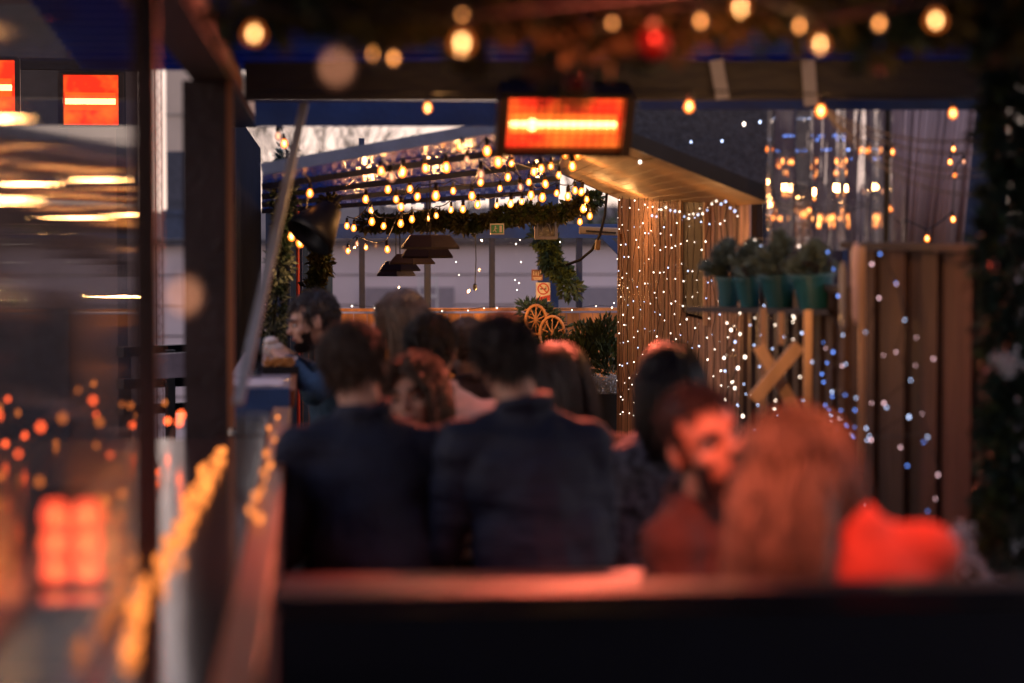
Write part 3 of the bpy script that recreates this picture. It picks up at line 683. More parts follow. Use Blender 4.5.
m = MB(); m.tube([(c.x + math.cos(k * PI / 12) * r, y, zc_ + math.sin(k * PI / 12) * r) for k in range(25)], .0048, 5); m.beam((c.x - r * .7, y - .003, zc_ + r * .7), (c.x + r * .7, y - .003, zc_ - r * .7), .003, .008); m.build('ban_ring', RED, t)
m = MB(); m.box((c.x, y, zc_), (.042, .003, .008)); m.box((c.x + .018, y, zc_ + .012), (.004, .003, .012)); m.build('cigarette', BLACKM, t)
m = MB(); m.quad([(c.x - .047, y, c.z - .06), (c.x + .047, y, c.z - .06), (c.x + .047, y, c.z - .018), (c.x + .004, y, c.z - .028), (c.x - .047, y, c.z - .042)]); m.build('red_field', RED, t)
t, c, s_ = boxsign('notice_plate', 537, 275, 11, 11, 16.72, BROWN, 'little brown notice with pale strokes above the no smoking sign', 'sign')
m = MB()
for k in range(4): m.box((c.x - .024 + k * .016, c.y - .017, c.z + .012), (.005, .003, .03))
m.box((c.x, c.y - .017, c.z - .02), (.06, .003, .006)); m.box((c.x, c.y - .017, c.z - .03), (.05, .003, .004)); m.build('strokes', SWH, t)
# square lamp
t = thing('floodlight', S(546, 228, 15.8), 'small square beige floodlight mounted on the head rail', 'lamp')
c = S(546, 228, 15.8); m = MB(); s2 = .065
for dx, dz, a, b in ((0, s2, .15, .02), (0, -s2, .15, .02), (s2, 0, .02, .11), (-s2, 0, .02, .11)): m.box((c.x + dx, c.y, c.z + dz), (a, .06, b))
m.build('housing', BEIGE, t)
MB().box((c.x, c.y + .01, c.z), (.11, .02, .11)).build('lens', mat('lamp_lens', (.12, .1, .08), .15), t)
m = MB(); m.tube([(c.x - .03, c.y - .02, c.z - .03), (c.x - .02, c.y - .02, c.z + .02), (c.x, c.y - .02, c.z + .035), (c.x + .02, c.y - .02, c.z + .02), (c.x + .03, c.y - .02, c.z - .03)], .004, 5); m.build('coil', BEIGE, t)
t = thing('strip_lamp', S(601, 231, 15.6), 'beige strip lamp fixed under the pine canopy corner', 'lamp')
m = MB(); m.beam(S(579, 230, 15.6), S(623, 232, 15.6), .05, .05); m.build('housing', BEIGE, t, bevel=.006)
m = MB(); m.beam(S(586, 231, 15.56), S(616, 233, 15.56), .012, .012); m.build('tube', SOCK, t)
pts = [S(px, py, 15.2) for px, py in ((607, 190), (605, 215), (600, 235), (592, 250), (580, 260), (566, 265))]
tag(MB().tube(pts, .009, 6).build('hanging_cable', CABLE, smooth=True), 'thick black cable curving down from the canopy to the post', 'cable')
tag(MB().beam(S(598, 240, 15.18), S(597, 250, 15.18), .02, .03).build('cable_plug', BEIGE), 'beige plug hanging on the curved cable', 'plug')
pts = [S(px, py, 15) for px, py in ((621, 234), (626, 250), (630, 280), (627, 320), (624, 350))]
m = MB()
for a, b in zip(pts, pts[1:]): m.beam(a, b, .04, .012)
tag(m.build('bent_bar', RUST), 'rusty bent steel bar at the far corner of the cane screen', 'bar')
pts = [S(px, py, 16) for px, py in ((463, 175), (476, 215), (476, 285))]
tag(MB().tube([S(475, 215, 16), S(476, 260, 16), S(475, 285, 16)], .004, 5).ball(S(475, 287, 16), (.015, .015, .025)).build('hanging_flex', CABLE), 'thin black flex with pull knob hanging before the far window', 'cable')
# slatted pendant lamps in a row
for k, (px, py, wpx, d, lab) in enumerate(((430, 242, 66, 12.2, 'largest and nearest dark hexagonal pendant shade'), (427, 251, 58, 13.2, 'second dark hexagonal pendant shade from the front'), (412, 259, 52, 14.2, 'third dark hexagonal pendant shade from the front'), (400, 266, 46, 15.2, 'small dark pendant shade near the far window'), (396, 271, 44, 15.9, 'lowest and farthest of the dark pendant shades'))):
    s_ = 2400 / d; c = S(px, py, d); r = wpx / 2 / s_; t = thing('pendant_lamp', c, lab, 'lamp', 'dark pendant shades in a row')
    m = MB(); h = 14 / s_ if k < 2 else 10 / s_
    m.lathe(c, [(r * .68, h * .5), (r, -h * .35), (r, -h * .5), (r * .97, -h * .5), (r * .66, h * .45), (0, h * .45)], 6, Matrix.Rotation(PI / 6, 3, 'Z')); m.lathe(c, [(0, h * .52), (r * .68, h * .5)], 6, Matrix.Rotation(PI / 6, 3, 'Z'))
    m.build('shade', mat('pendant_brown', (.022, .016, .016), .45, var=.3), t)
    MB().cone(c + Vector((0, 0, h * .5)), c + Vector((0, 0, h * .5 + .28)), .004, .004, 6).build('cord', CABLE, t)
    MB().lathe(c + Vector((0, 0, -h * .3)), [(0, 0), (r * .4, 0), (r * .4, .015), (0, .015)], 12).build('diffuser', BEIGE, t)
# big black lamp shade (left)
c = S(321, 222, 11.0); t = thing('black_lamp_shade', c, 'large black metal shade tilted beside the eating man, lit amber by a bulb', 'lamp')
rot = Matrix.Rotation(math.radians(38), 3, 'Y') @ Matrix.Rotation(math.radians(-20), 3, 'X')
MB().lathe(c, [(.02, .1), (.05, .09), (.115, -.06), (.12, -.1), (.112, -.1), (.1, -.06), (.045, .08), (.02, .09)], 28, rot).build('shade', BLACKM, t, smooth=True)
MB().cone(c + rot @ Vector((0, 0, .09)), c + rot @ Vector((0, 0, .16)), .018, .014, 10).build('neck', BLACKM, t)

# ------------------------------------------------------------------ lights: heaters
def heater(px, py, d, wpx, yawd, label, panelL, tubeL, energy=0, tilt=0, asp=.5, tr=1):
    s_ = 2400 / d; c = S(px, py, d); W = wpx / s_; H = W * asp
    t = thing('infrared_heater', c, label, 'heater', 'red glowing infrared heaters under the roof')
    Rm = Matrix.Rotation(math.radians(yawd), 3, 'Z') @ Matrix.Rotation(math.radians(tilt), 3, 'X')
    def b(mb, o_, sz): mb.box(c + Rm @ Vector(o_), sz, Rm)
    m = MB(); b(m, (0, .045, 0), (W + .05, .05, H + .03)); b(m, (0, .01, H / 2 + .012), (W + .05, .07, .018)); b(m, (0, .01, -H / 2 - .012), (W + .05, .07, .018))
    m.build('housing', BLACKM, t)
    for s in (-1, 1):
        m = MB(); b(m, (s * (W / 2 + .018), 0, 0), (.03, .085, H + .02)); m.build('end_cap', mat('heater_end', (.06, .045, .04), .35, metal=.3), t)
    m = MB(); b(m, (0, .012, 0), (W, .012, H))
    em = MATS.get('heater_panel_%s' % panelL) or bpy.data.materials.new('heater_panel_%s' % panelL)
    if 'heater_panel_%s' % panelL not in MATS:
        MATS['heater_panel_%s' % panelL] = em; em.use_nodes = True; N = em.node_tree.nodes; L = em.node_tree.links; N.clear()
        e = N.new('ShaderNodeEmission'); e.inputs['Strength'].default_value = panelL
        g_ = N.new('ShaderNodeTexCoord'); nz = N.new('ShaderNodeTexNoise'); nz.inputs['Scale'].default_value = 9; L.new(g_.outputs['Object'], nz.inputs['Vector'])
        rp = N.new('ShaderNodeValToRGB'); rp.color_ramp.elements[0].color = (1, .035, .012, 1); rp.color_ramp.elements[1].color = (1, .16, .02, 1); rp.color_ramp.elements[0].position = .4; rp.color_ramp.elements[1].position = .7
        L.new(nz.outputs['Fac'], rp.inputs['Fac']); L.new(rp.outputs[0], e.inputs['Color'])
        o = N.new('ShaderNodeOutputMaterial'); L.new(e.outputs[0], o.inputs[0])
    m.build('reflector', em, t)
    m = MB(); m.cone(c + Rm @ Vector((-W * .47, -.008, -H * .03)), c + Rm @ Vector((W * .45, -.008, -H * .03)), .010 * tr, .010 * tr, 10); m.ball(c + Rm @ Vector((-W * .28, -.01, -H * .03)), (.02, .012, .02), 8); m.build('quartz_tube', emat('tube_glow_%s' % tubeL, (1, .55, .16), tubeL), t)
    m = MB(); m.cone(c + Rm @ Vector((-W * .47, -.002, -H * .03)), c + Rm @ Vector((W * .45, -.002, -H * .03)), .03 * tr, .03 * tr, 10); m.build('tube_sleeve', glowglass('sleeve_glow', (1, .2, .02), 1.0, .5), t)
    m = MB()
    for k in range(7): z = -H / 2 + (k + .5) * H / 7; m.cone(c + Rm @ Vector((-W / 2, -.03, z)), c + Rm @ Vector((W / 2, -.03, z)), .0012, .0012, 4)
    for k in range(14): x = -W / 2 + (k + .5) * W / 14; m.cone(c + Rm @ Vector((x, -.031, -H / 2)), c + Rm @ Vector((x, -.031, H / 2)), .0012, .0012, 4)
    if asp > .6: m.bm.free()
    else: m.build('guard', mat('guard_wire', (.25, .1, .05), .4, metal=.5, bump=0), t)
    m = MB(); b(m, (0, .03, H / 2 + .05), (.04, .02, .08)); m.build('bracket', BLACKM, t)
    if energy:
        l = bpy.data.lights.new('heater_lamp', 'AREA'); l.energy = energy; l.color = (1, .15, .08); l.shape = 'RECTANGLE'; l.size = W; l.size_y = H; l.spread = math.radians(64 if py < 0 else 110)
        o = bpy.data.objects.new('heater_lamp', l); C.objects.link(o); o.location = c + Rm @ Vector((0, -.05, 0)) ; o.rotation_euler = (Rm @ Matrix.Rotation(-PI / 2, 3, 'X')).to_euler()
    return t
heater(564, 122, 7.9, 116, 3, 'glowing heater in the middle, hung under the black beam', .5, 5, 7, 30)
heater(91, 100, 14.5, 54, 4, 'heater added beyond the windbreak glass for a mirrored glow, in full view', 1.1, 9, 0, 0, .92, 1.8)  # added heater, stands for one mirrored in the windbreak glass
heater(-14, 86, 14.0, 56, 4, 'heater added beyond the windbreak glass for a mirrored glow, cut by the left edge', 1.1, 9, 0, 0, .92, 1.8)  # second added heater, also in place of a mirror image in the glass
m = MB(); m.beam(S(-60, 62, 14.2), S(146, 66, 15), .07, .07)
for px in (-50, 120):
    p = S(px, 66, 14.7); m.box((p.x, p.y + .08, p.z / 2), (.06, .06, p.z))
tag(m.build('added_heater_gantry', DARKB), 'dark beam on posts added to carry the stand-in heaters beyond the glass', 'beam')  # support added only for the two stand-in heaters
heater(775, -330, 3.45, 240, 183, 'heater just above the top of the view over the couple in red light', .12, .5, 4.8, 55)

# ------------------------------------------------------------------ festoon bulbs
def bulb_mesh(nm, core, glass, r=.022, cr=.45):
    m = MB(); m.mi = 0; m.ball((0, 0, -.03), (r * cr, r * cr, r * cr * 1.8), 10); m.mi = 1
    m.lathe((0, 0, 0), [(r * .45, 0), (r * .6, -.008), (r, -.03), (r * .95, -.042), (r * .6, -.055), (0, -.06)], 14)
    o = m.build(nm, [core, glass], smooth=True); me = o.data; bpy.data.objects.remove(o); return me
BMN = bulb_mesh('near_bulb', emat('near_filament_glow', (1, .5, .17), 8), glowglass('near_bulb_glass', (1, .2, .02), .38, .55), .031, .27)
BMG = bulb_mesh('glow_bulb', emat('amber_glow', (1, .34, .07), 4), BOFF)
BM = bulb_mesh('lit_bulb', BCORE, BGLASS); BMO = bulb_mesh('dim_bulb', BCOFF, BOFF)
m = MB(); m.lathe((0, 0, 0), [(0, .036), (.009, .036), (.012, .02), (.013, -.004), (0, -.004)], 10); o = m.build('socket', SOCK, smooth=True); SOCKM = o.data; bpy.data.objects.remove(o)
def festoon(pts, label, scale=1, dim=False, cable=True, lead=None, group='amber festoon bulb strings', sag=.02):
    """pts: list of (px,py,d) of bulb centres"""
    P = [S(*p) for p in pts]; t = thing('bulb_string', P[0] + Vector((0, 0, .07)), label, 'string lights', group)
    if cable:
        line = []; Q = [p + Vector((0, 0, .066 * scale)) for p in P]
        if lead: Q = [S(*lead[0])] + Q + [S(*lead[1])]
        for a, b in zip(Q, Q[1:]):
            for k in range(6):
                f = k / 6; q = a.lerp(b, f); q.z -= sag * math.sin(f * PI) * min(1, (b - a).length * 3); line.append(q)
        line.append(Q[-1]); m = MB(); m.tube(line, .0032, 5); m.build('cable', CABLE, t, smooth=True)
    for i, p in enumerate(P):
        rz = (R(-.12, .12), R(-.12, .12), R(0, 6)); b = link('bulb', BMG if dim == 'g' else BMN if dim == 'n' else BMO if (dim is True or (not dim and random.random() < .09)) else BM, t, p + Vector((0, 0, .03 * scale)), rz, scale * R(.62, .92))
        s = bpy.data.objects.new('socket', SOCKM); C.objects.link(s); s.parent = b
    return t
FS = [
 ([(381, 173, 10.4), (391, 178, 10.5), (403, 173, 10.6), (425, 170, 10.7), (446, 168, 10.8), (467, 162, 10.6), (487, 152, 10.2), (498, 163, 10.3)], 'bulb string just inside the roof edge, highest of the amber strings'),
 ([(396, 201, 12), (401, 208, 12.2), (418, 198, 12), (436, 196, 12), (453, 193, 11.8), (472, 197, 12), (481, 175, 11.2), (481, 184, 11.4)], 'short bulb string crossing the middle of the dark roof'),
 ([(347, 227, 14), (354, 229, 14), (371, 212, 13.4), (372, 222, 13.6), (384, 227, 14), (401, 224, 13.6), (412, 220, 13.8), (428, 220, 13.9), (436, 217, 14), (451, 211, 13.8), (463, 210, 13.8), (478, 205, 13.5), (497, 207, 13.8), (511, 204, 13.8), (522, 203, 13.8)], 'long bulb string along the far garland'),
 ([(529, 184, 12.4), (531, 196, 12.6), (543, 198, 12.9), (557, 195, 12.8), (568, 197, 12.9), (575, 192, 12.6), (582, 193, 12.7)], 'bulb string under the lower corner of the pine canopy'),
 ([(534, 173, 11.6), (541, 170, 11.6), (559, 177, 11.9), (565, 156, 11.2), (572, 167, 11.5), (578, 155, 11.2)], 'bulb string directly below the middle heater'),
 ([(587, 201, 13.9), (584, 209, 14), (590, 217, 14.1), (580, 223, 14.2)], 'cluster of bulbs beside the strip lamp'),
 ([(296, 222, 11.3), (300, 243, 11.4), (291, 238, 11.2), (304, 236, 11.5), (310, 195, 11.0), (278, 138, 10), (284, 146, 10)], 'bulbs gathered around the black lamp shade'),
 ([(348, 252, 16), (357, 245, 16), (366, 249, 16), (387, 250, 15.6), (410, 190, 13), (388, 190, 13), (366, 200, 13)], 'sparse bulb string near the first far window'),
 ([(508, 178, 13), (520, 188, 13), (512, 165, 12), (500, 190, 13.4), (460, 148, 10.6), (545, 185, 12.6), (551, 168, 12)], 'bulb string between the heater and the far garland'),
]
for i, (p_, lab) in enumerate(FS): festoon(p_, lab, 1.0 if i != 2 else .95)
festoon([(255, 36, 3.9), (462, 44, 3.8), (740, 11, 3.9), (820, 47, 4.1), (936, 22, 4.1)], 'near bulb string in front of the top leaf garland', .62, dim='n', lead=((200, 0, 4), (1040, -20, 4)), sag=.0)
festoon([(428, 110, 7.4), (690, 108, 7.2), (821, 112, 7.2), (953, 116, 7.2)], 'bulb string below the black beam', .8, lead=((250, 92, 7.6), (1010, 95, 7.4)), sag=0)
festoon([(462, 18, 4.1), (373, 54, 4.3), (393, 59, 4.4), (318, 18, 4.1), (545, 43, 4.3), (612, 26, 4.2), (700, 22, 4.2), (800, 27, 4.3), (880, 24, 4.3)], 'faint string of dim bulbs inside the top garland', .45, dim='g', lead=((290, 20, 4.1), (930, 10, 4.3)), sag=0)
festoon([(336, 74, 2.4)], 'single dim bulb hanging very close to the lens', .65, dim=True, cable=False)
festoon([(590, 155, 9.8), (462, 150, 9.4)], 'two unlit looking bulbs by the roof edge', .9, dim=True, cable=False)
festoon([(186, 300, 2.4)], 'peach bulb added in place of a blurred reflection before the dark post', .6, dim=True, cable=False)  # added bulb, stands for an out of focus reflection
festoon([(797, 170, 9.7), (808, 165, 9.7), (825, 165, 9.7), (815, 198, 9.7), (785, 214, 9.7), (842, 220, 9.7), (838, 226, 9.7), (775, 216, 9.7), (824, 176, 9.7), (800, 222, 9.7)], 'bulb string behind the clear plastic curtain', .8)
festoon([(870, 152, 9.3), (897, 153, 9.2), (876, 193, 9.3), (883, 210, 9.3), (893, 210, 9.3), (843, 222, 9.3)], 'bulbs by the black pole of the clear curtain', .62)
festoon([(953, 150, 9.4), (950, 163, 9.4), (964, 163, 9.4), (955, 177, 9.4), (953, 220, 9.4), (927, 239, 9.4), (768, 150, 9.2), (770, 205, 9.2), (771, 220, 9.2)], 'bulbs in front of the pink canvas panels', .55)

# warm point lights added at and between the bulbs for brightness; fairy lights
for px, py, d, e_ in ((390, 180, 10.6, 1.5), (470, 185, 11.6, 1.5), (375, 215, 13.4, 1.5), (440, 218, 13.8, 1.5), (510, 205, 13.8, 1.5), (565, 185, 12.2, 2.5), (588, 210, 14, 1.5), (300, 238, 11.3, 1.2), (360, 250, 16, 1), (470, 232, 15.8, 1.2), (820, 190, 9.8, .8), (540, 200, 15.0, 1), (620, 205, 13.6, 1.2), (490, 300, 16.0, 4), (410, 296, 16.0, 4), (580, 290, 16.0, 3), (775, 330, 7.9, .7), (690, 118, 7.3, 1.6), (740, 30, 3.9, .5), (820, 60, 4.1, .4), (462, 58, 3.8, .3), (450, 200, 9.0, .8), (821, 122, 7.3, 2.2), (690, 260, 10.6, 1.0), (700, 330, 10.3, .8), (428, 120, 7.4, 1)):
    l = bpy.data.lights.new('bulb_fill_light', 'POINT'); l.energy = e_ * .9; l.color = (1, .45, .14); l.shadow_soft_size = .016 if py < 236 else .008
    o = bpy.data.objects.new('bulb_fill_light', l); C.objects.link(o); o.location = S(px, py, d)
def small_bulb(mt, r=.006):
    m = MB(); m.ball((0, 0, 0), (r, r, r * 1.3), 6); o = m.build('fb', mt, smooth=True); me = o.data; bpy.data.objects.remove(o); return me
SB = {k: small_bulb(v) for k, v in (('w', WHTF), ('c', COOL), ('b', COOLB), ('p', PINKF))}
def fairy(P, kinds, label, group, scale=1, wire=True, cat='string lights'):
    t = thing('fairy_lights', P[0], label, cat, group)
    if wire and len(P) > 1:
        m = MB(); m.tube([p + Vector((0, 0, .008)) for p in P], .0018, 4); m.build('wire', CABLE, t)
    for p in P: link('bulb', SB[random.choice(kinds)], t, p, scale=scale * R(.7, 1.25))
# curtain on the cane screen
y = 10.7; k = 0
while y < 15.0:
    z = 1.72 + (y - 10.5) * .02; P = []
    while z > .35:
        P.append(Vector((XR - .035 + R(-.01, .01), y + R(-.035, .035), z))); z -= R(.055, .16)
    fairy(P, 'wwwc', 'white fairy light strand hanging down the cane screen', 'strands of the light curtain on the cane screen', .46)
    y += R(.17, .24); k += 1
P = [S(652 + i * 4.6, 217 - 5 * math.sin(i * .55) - i * .6 + R(-3, 3), 11.5 - i * .09) for i in range(19)]
fairy(P, 'wc', 'white fairy light strand draped below the pine canopy edge', None, .5)
P = [S(px, py, 10.0) for px, py in ((610, 152), (640, 162), (665, 159), (691, 142), (722, 141), (744, 124), (760, 122))]
fairy(P, 'wc', 'sparse white fairy lights strung across the felt gable', None, .9)
P = [S(px, py, 9.4) for px, py in ((785, 152), (803, 137), (812, 138), (823, 141), (833, 137), (843, 151), (850, 151), (857, 160))]
fairy(P, 'cb', 'cool fairy lights strung high behind the clear curtain', None, .9, False)
# cool lights on fence
def fl(px, py, dz=0):
    d = 8.0 if px < 848 else 8.1 - (px - 848) / 164 * 1.1
    if px < 848: d = 8.1 + (848 - px) / 106 * 2.0
    return S(px, py, d - .14)
def strand(pp, kinds, label, sc=1.0):
    fairy([fl(*q) for q in pp], kinds, label, 'cool fairy light strands on the plank fences', sc * .52)
strand([(828, 252), (834, 269), (838, 296), (828, 313), (843, 335), (833, 352), (827, 363), (842, 366), (822, 374), (832, 392), (845, 395), (829, 409), (847, 425), (840, 418)], 'bbccp', 'blue and white strand falling below the largest pot')
strand([(872, 264), (880, 254), (879, 298), (865, 332), (864, 367), (856, 398), (855, 410), (867, 440)], 'bbcp', 'mostly blue strand on the corner of the near fence')
strand([(897, 284), (905, 320), (896, 352), (911, 380), (884, 403), (909, 417), (871, 440), (928, 437)], 'cbp', 'loose strand down the middle of the near fence')
strand([(880, 254), (896, 283), (905, 320), (911, 380), (928, 437), (938, 475), (928, 511), (936, 545), (946, 577)], 'cpb', 'long strand slanting down towards the frosted sprigs')
strand([(784, 337), (792, 345), (802, 333), (806, 340), (812, 362), (800, 377), (808, 388), (803, 400), (811, 413), (798, 425)], 'ccbw', 'white and blue strand beside the crossed boards')
strand([(789, 309), (793, 316), (793, 322), (775, 325), (765, 316), (755, 318), (760, 335), (754, 345)], 'wc', 'short bright strand just under the middle pots')
strand([(722, 306), (733, 303), (731, 330), (727, 323), (740, 334), (735, 342), (724, 358), (745, 357), (738, 368), (732, 382), (726, 399), (738, 405), (743, 416), (735, 388), (725, 371), (740, 313)], 'wwwc', 'bright warm white strand under the leftmost pot', 1.45)
strand([(758, 405), (762, 417), (774, 408), (768, 425), (750, 395)], 'wc', 'few white lights at the foot of the crossed boards', 1.1)
strand([(745, 244), (747, 249), (755, 240), (799, 246), (790, 250), (761, 246)], 'cw', 'cool lights threaded above the small firs')
for (x0, x1, y0, y1, n_, kk, lab) in ((742, 800, 262, 440, 38, 'wccb', 'scattered cool lights behind the pots and the crossed boards'), (808, 862, 300, 470, 30, 'bbcp', 'scattered blue lights between the tall lath and the fence corner'), (866, 940, 300, 520, 14, 'cpb', 'very sparse lights over the middle of the near fence')):
    pp_ = sorted([(R(x0, x1), R(y0, y1)) for _ in range(n_)], key=lambda q: q[1]); fairy([fl(*q) for q in pp_], kk, lab, 'cool fairy light strands on the plank fences', .42, False)
AMB = emat('mirrored_amber_glow', (1, .26, .05), .75); SB['a'] = small_bulb(AMB, .0085); SB['r'] = small_bulb(emat('mirrored_red_glow', (1, .12, .03), 2.5), .009)  # amber and red dots that imitate bulb reflections on the counter
P = []; y = 3.45
while y < 6.5: P.append(Vector((-.262 + R(-.02, .02) - .004 * (6.5 - y), y, .98 + R(0, .012)))); y += R(.035, .12)
fairy(P, 'a', 'amber light dots added along the dark counter in place of bulb reflections', None, 1.0)  # gold reflection streaks built as a row of small emitters
P = [Vector((-.12 + R(-.012, .012), y_, .992)) for y_ in (4.9, 5.05, 5.3, 5.45, 5.7, 5.85, 6.0, 6.3, 6.7, 7.1, 7.5)]
fairy(P, 'a', 'amber light dots added on the orange edge board in place of mirrored bulbs', None, .85)  # emitters added for the reflected bulbs along the counter edge
P = [Vector((R(-1.3, -.34), R(5.2, 7.0), .975 + R(0, .2))) for _ in range(70)]; P.sort(key=lambda v: v.x)
fairy(P, 'aaar', 'heap of amber light dots added beyond the glass in place of mirrored glow', None, .8, True)  # emitters added for the amber glow mirrored in the glass and counter
ln = Vector((-.415, 4.15, .972)); lt = thing('red_glow_prop', ln, 'red glow lantern glowing on the counter beyond the glass', 'prop')  # added object, stands for the red heater glow mirrored in the counter
for sx in (-.027, .027):
    MB().lathe(ln + Vector((sx, 0, 0)), [(0, 0), (.02, .0), (.027, .022), (.02, .045), (.028, .07), (.021, .095), (.027, .12), (.018, .145), (0, .15)], 18).build('glass', glowglass('red_glow_shell', (1, .09, .035), 1.5, .25), lt, smooth=True)
    m = MB()
    for k in range(3): m.ball(ln + Vector((sx, 0, .025 + k * .047)), (.008, .008, .016), 8)
    m.build('glow_core', emat('red_glow_core', (1, .3, .08), 4), lt, smooth=True)
MB().box(ln + Vector((0, 0, .003)), (.12, .07, .006)).build('base', BLACKM, lt)
MB().box(ln + Vector((0, 0, .156)), (.1, .06, .01)).build('cap', BLACKM, lt)
# lights on pine fence cap
P = [B(px, 307, YB - .16) for px in (352, 375, 388, 425, 442, 468, 484, 497, 520, 556, 572, 596, 612)]
fairy([p + Vector((0, 0, R(-.03, .02))) for p in P], 'w', 'white fairy lights along the top of the far pine boards', None, .7)
fairy([S(*q) for q in ((520, 240, 15), (516, 244, 15), (521, 262, 15), (519, 283, 15), (517, 290, 15), (515, 280, 15), (456, 262, 15), (459, 275, 15), (560, 242, 15), (614, 303, 15))], 'w', 'tiny lights trailing before the far windows', None, .6, False)
# small red garland bulbs and baubles
for px, py, d, r, lab in ((653, 44, 4.2, .031, 'large deep red bauble hanging from the top garland'), (577, 82, 4.4, .022, 'dark red bauble below the hanging twigs'), (993, 266, 5.9, .012, 'small red bauble high on the green column'), (986, 371, 5.9, .009, 'small red bauble low on the green column'), (530, 10, 4.4, .012, 'small red bauble in the top garland left of the twigs'), (286, 20, 4.6, .008, 'tiny red bauble at the left end of the top garland')):
    c = S(px, py, d); t = thing('bauble', c, lab, 'bauble', 'red baubles'); MB().ball(c, r, 20).build('ball', REDB, t, smooth=True); MB().cone(c + Vector((0, 0, r)), c + Vector((0, 0, r * 1.3)), r * .25, r * .2, 10).build('cap', BEIGE, t)
REDG = emat('red_fairy_glow', (1, .09, .04), 3.0); SBR = small_bulb(REDG, .008)
t = thing('fairy_lights', S(560, 40, 4.6), 'few red fairy lights in the top garland', 'string lights')
for px, py in ((582, 73), (797, 28), (640, 35), (287, 20), (545, 43)): link('bulb', SBR, t, S(px, py, 5))
t['group'] = 'red fairy lights'

# ------------------------------------------------------------------ foreground rail, tables, benches
t = thing('front_rail', (.9, 3.35, 0), 'dark blue painted bench back across the foreground', 'bench')
zr = 1.072; y0 = 3.4
RAIL = mat('rail_paint', (.005, .007, .016), .45, var=.3, bump=.1)
MB().box((1.0, y0, zr - .012), (2.12, .09, .024)).build('top_rail', RAIL, t, bevel=.004)
MB().box((1.0, y0 - .02, zr - .075), (2.1, .03, .09)).build('back_board', RAIL, t)
MB().box((1.0, y0 - .018, zr - .19), (2.1, .03, .155)).build('back_board', RAIL, t)
for x in (-.02, .62, 1.3, 2.02): MB().box((x, y0 + .005, zr / 2 - .02), (.06, .05, zr - .04)).build('post', RAIL, t)
MB().box((1.0, y0 - .02, .66), (2.1, .03, .2)).build('back_board', RAIL, t)
MB().box((1.0, 3.75, .44), (2.1, .42, .035)).build('seat', DARKB, t)
tb = thing('table', (.4, 5.4, 0), 'wooden table with pink lit top behind the dark rail', 'table')
m = MB()
for k in range(4): m.box((.395, 5.2 + k * .115, .765), (.93, .108, .03))
m.build('top', TABLE, tb)
for x in (-.02, .8): MB().box((x, 5.35, .375), (.06, .4, .75)).build('leg', DARKB, tb)
def bench(x0, x1, y, label, z=.44):
    t = thing('bench', ((x0 + x1) / 2, y, 0), label, 'bench', 'low dark benches'); MB().box(((x0 + x1) / 2, y, z), (x1 - x0, .3, .04)).build('seat', DARKB, t)
    for x in (x0 + .1, x1 - .1): MB().box((x, y, z / 2 - .01), (.06, .24, z - .02)).build('leg', DARKB, t)
bench(-.04, .86, 6.25, 'low bench under the two men in navy jackets')
bench(.9, 1.6, 6.7, 'low bench under the woman in the patterned jacket')
bench(.7, 1.5, 4.95, 'low bench under the man in the maroon sweater')
t2 = thing('table', (.5, 7.0, 0), 'long table between the two rows of seated people', 'table')
m = MB()
for k in range(5): m.box((.4, 6.75 + k * .1, .74), (.95, .094, .03))
m.build('top', TABLE, t2)
for x in (0, .8): MB().box((x, 6.95, .36), (.06, .4, .72)).build('leg', DARKB, t2)

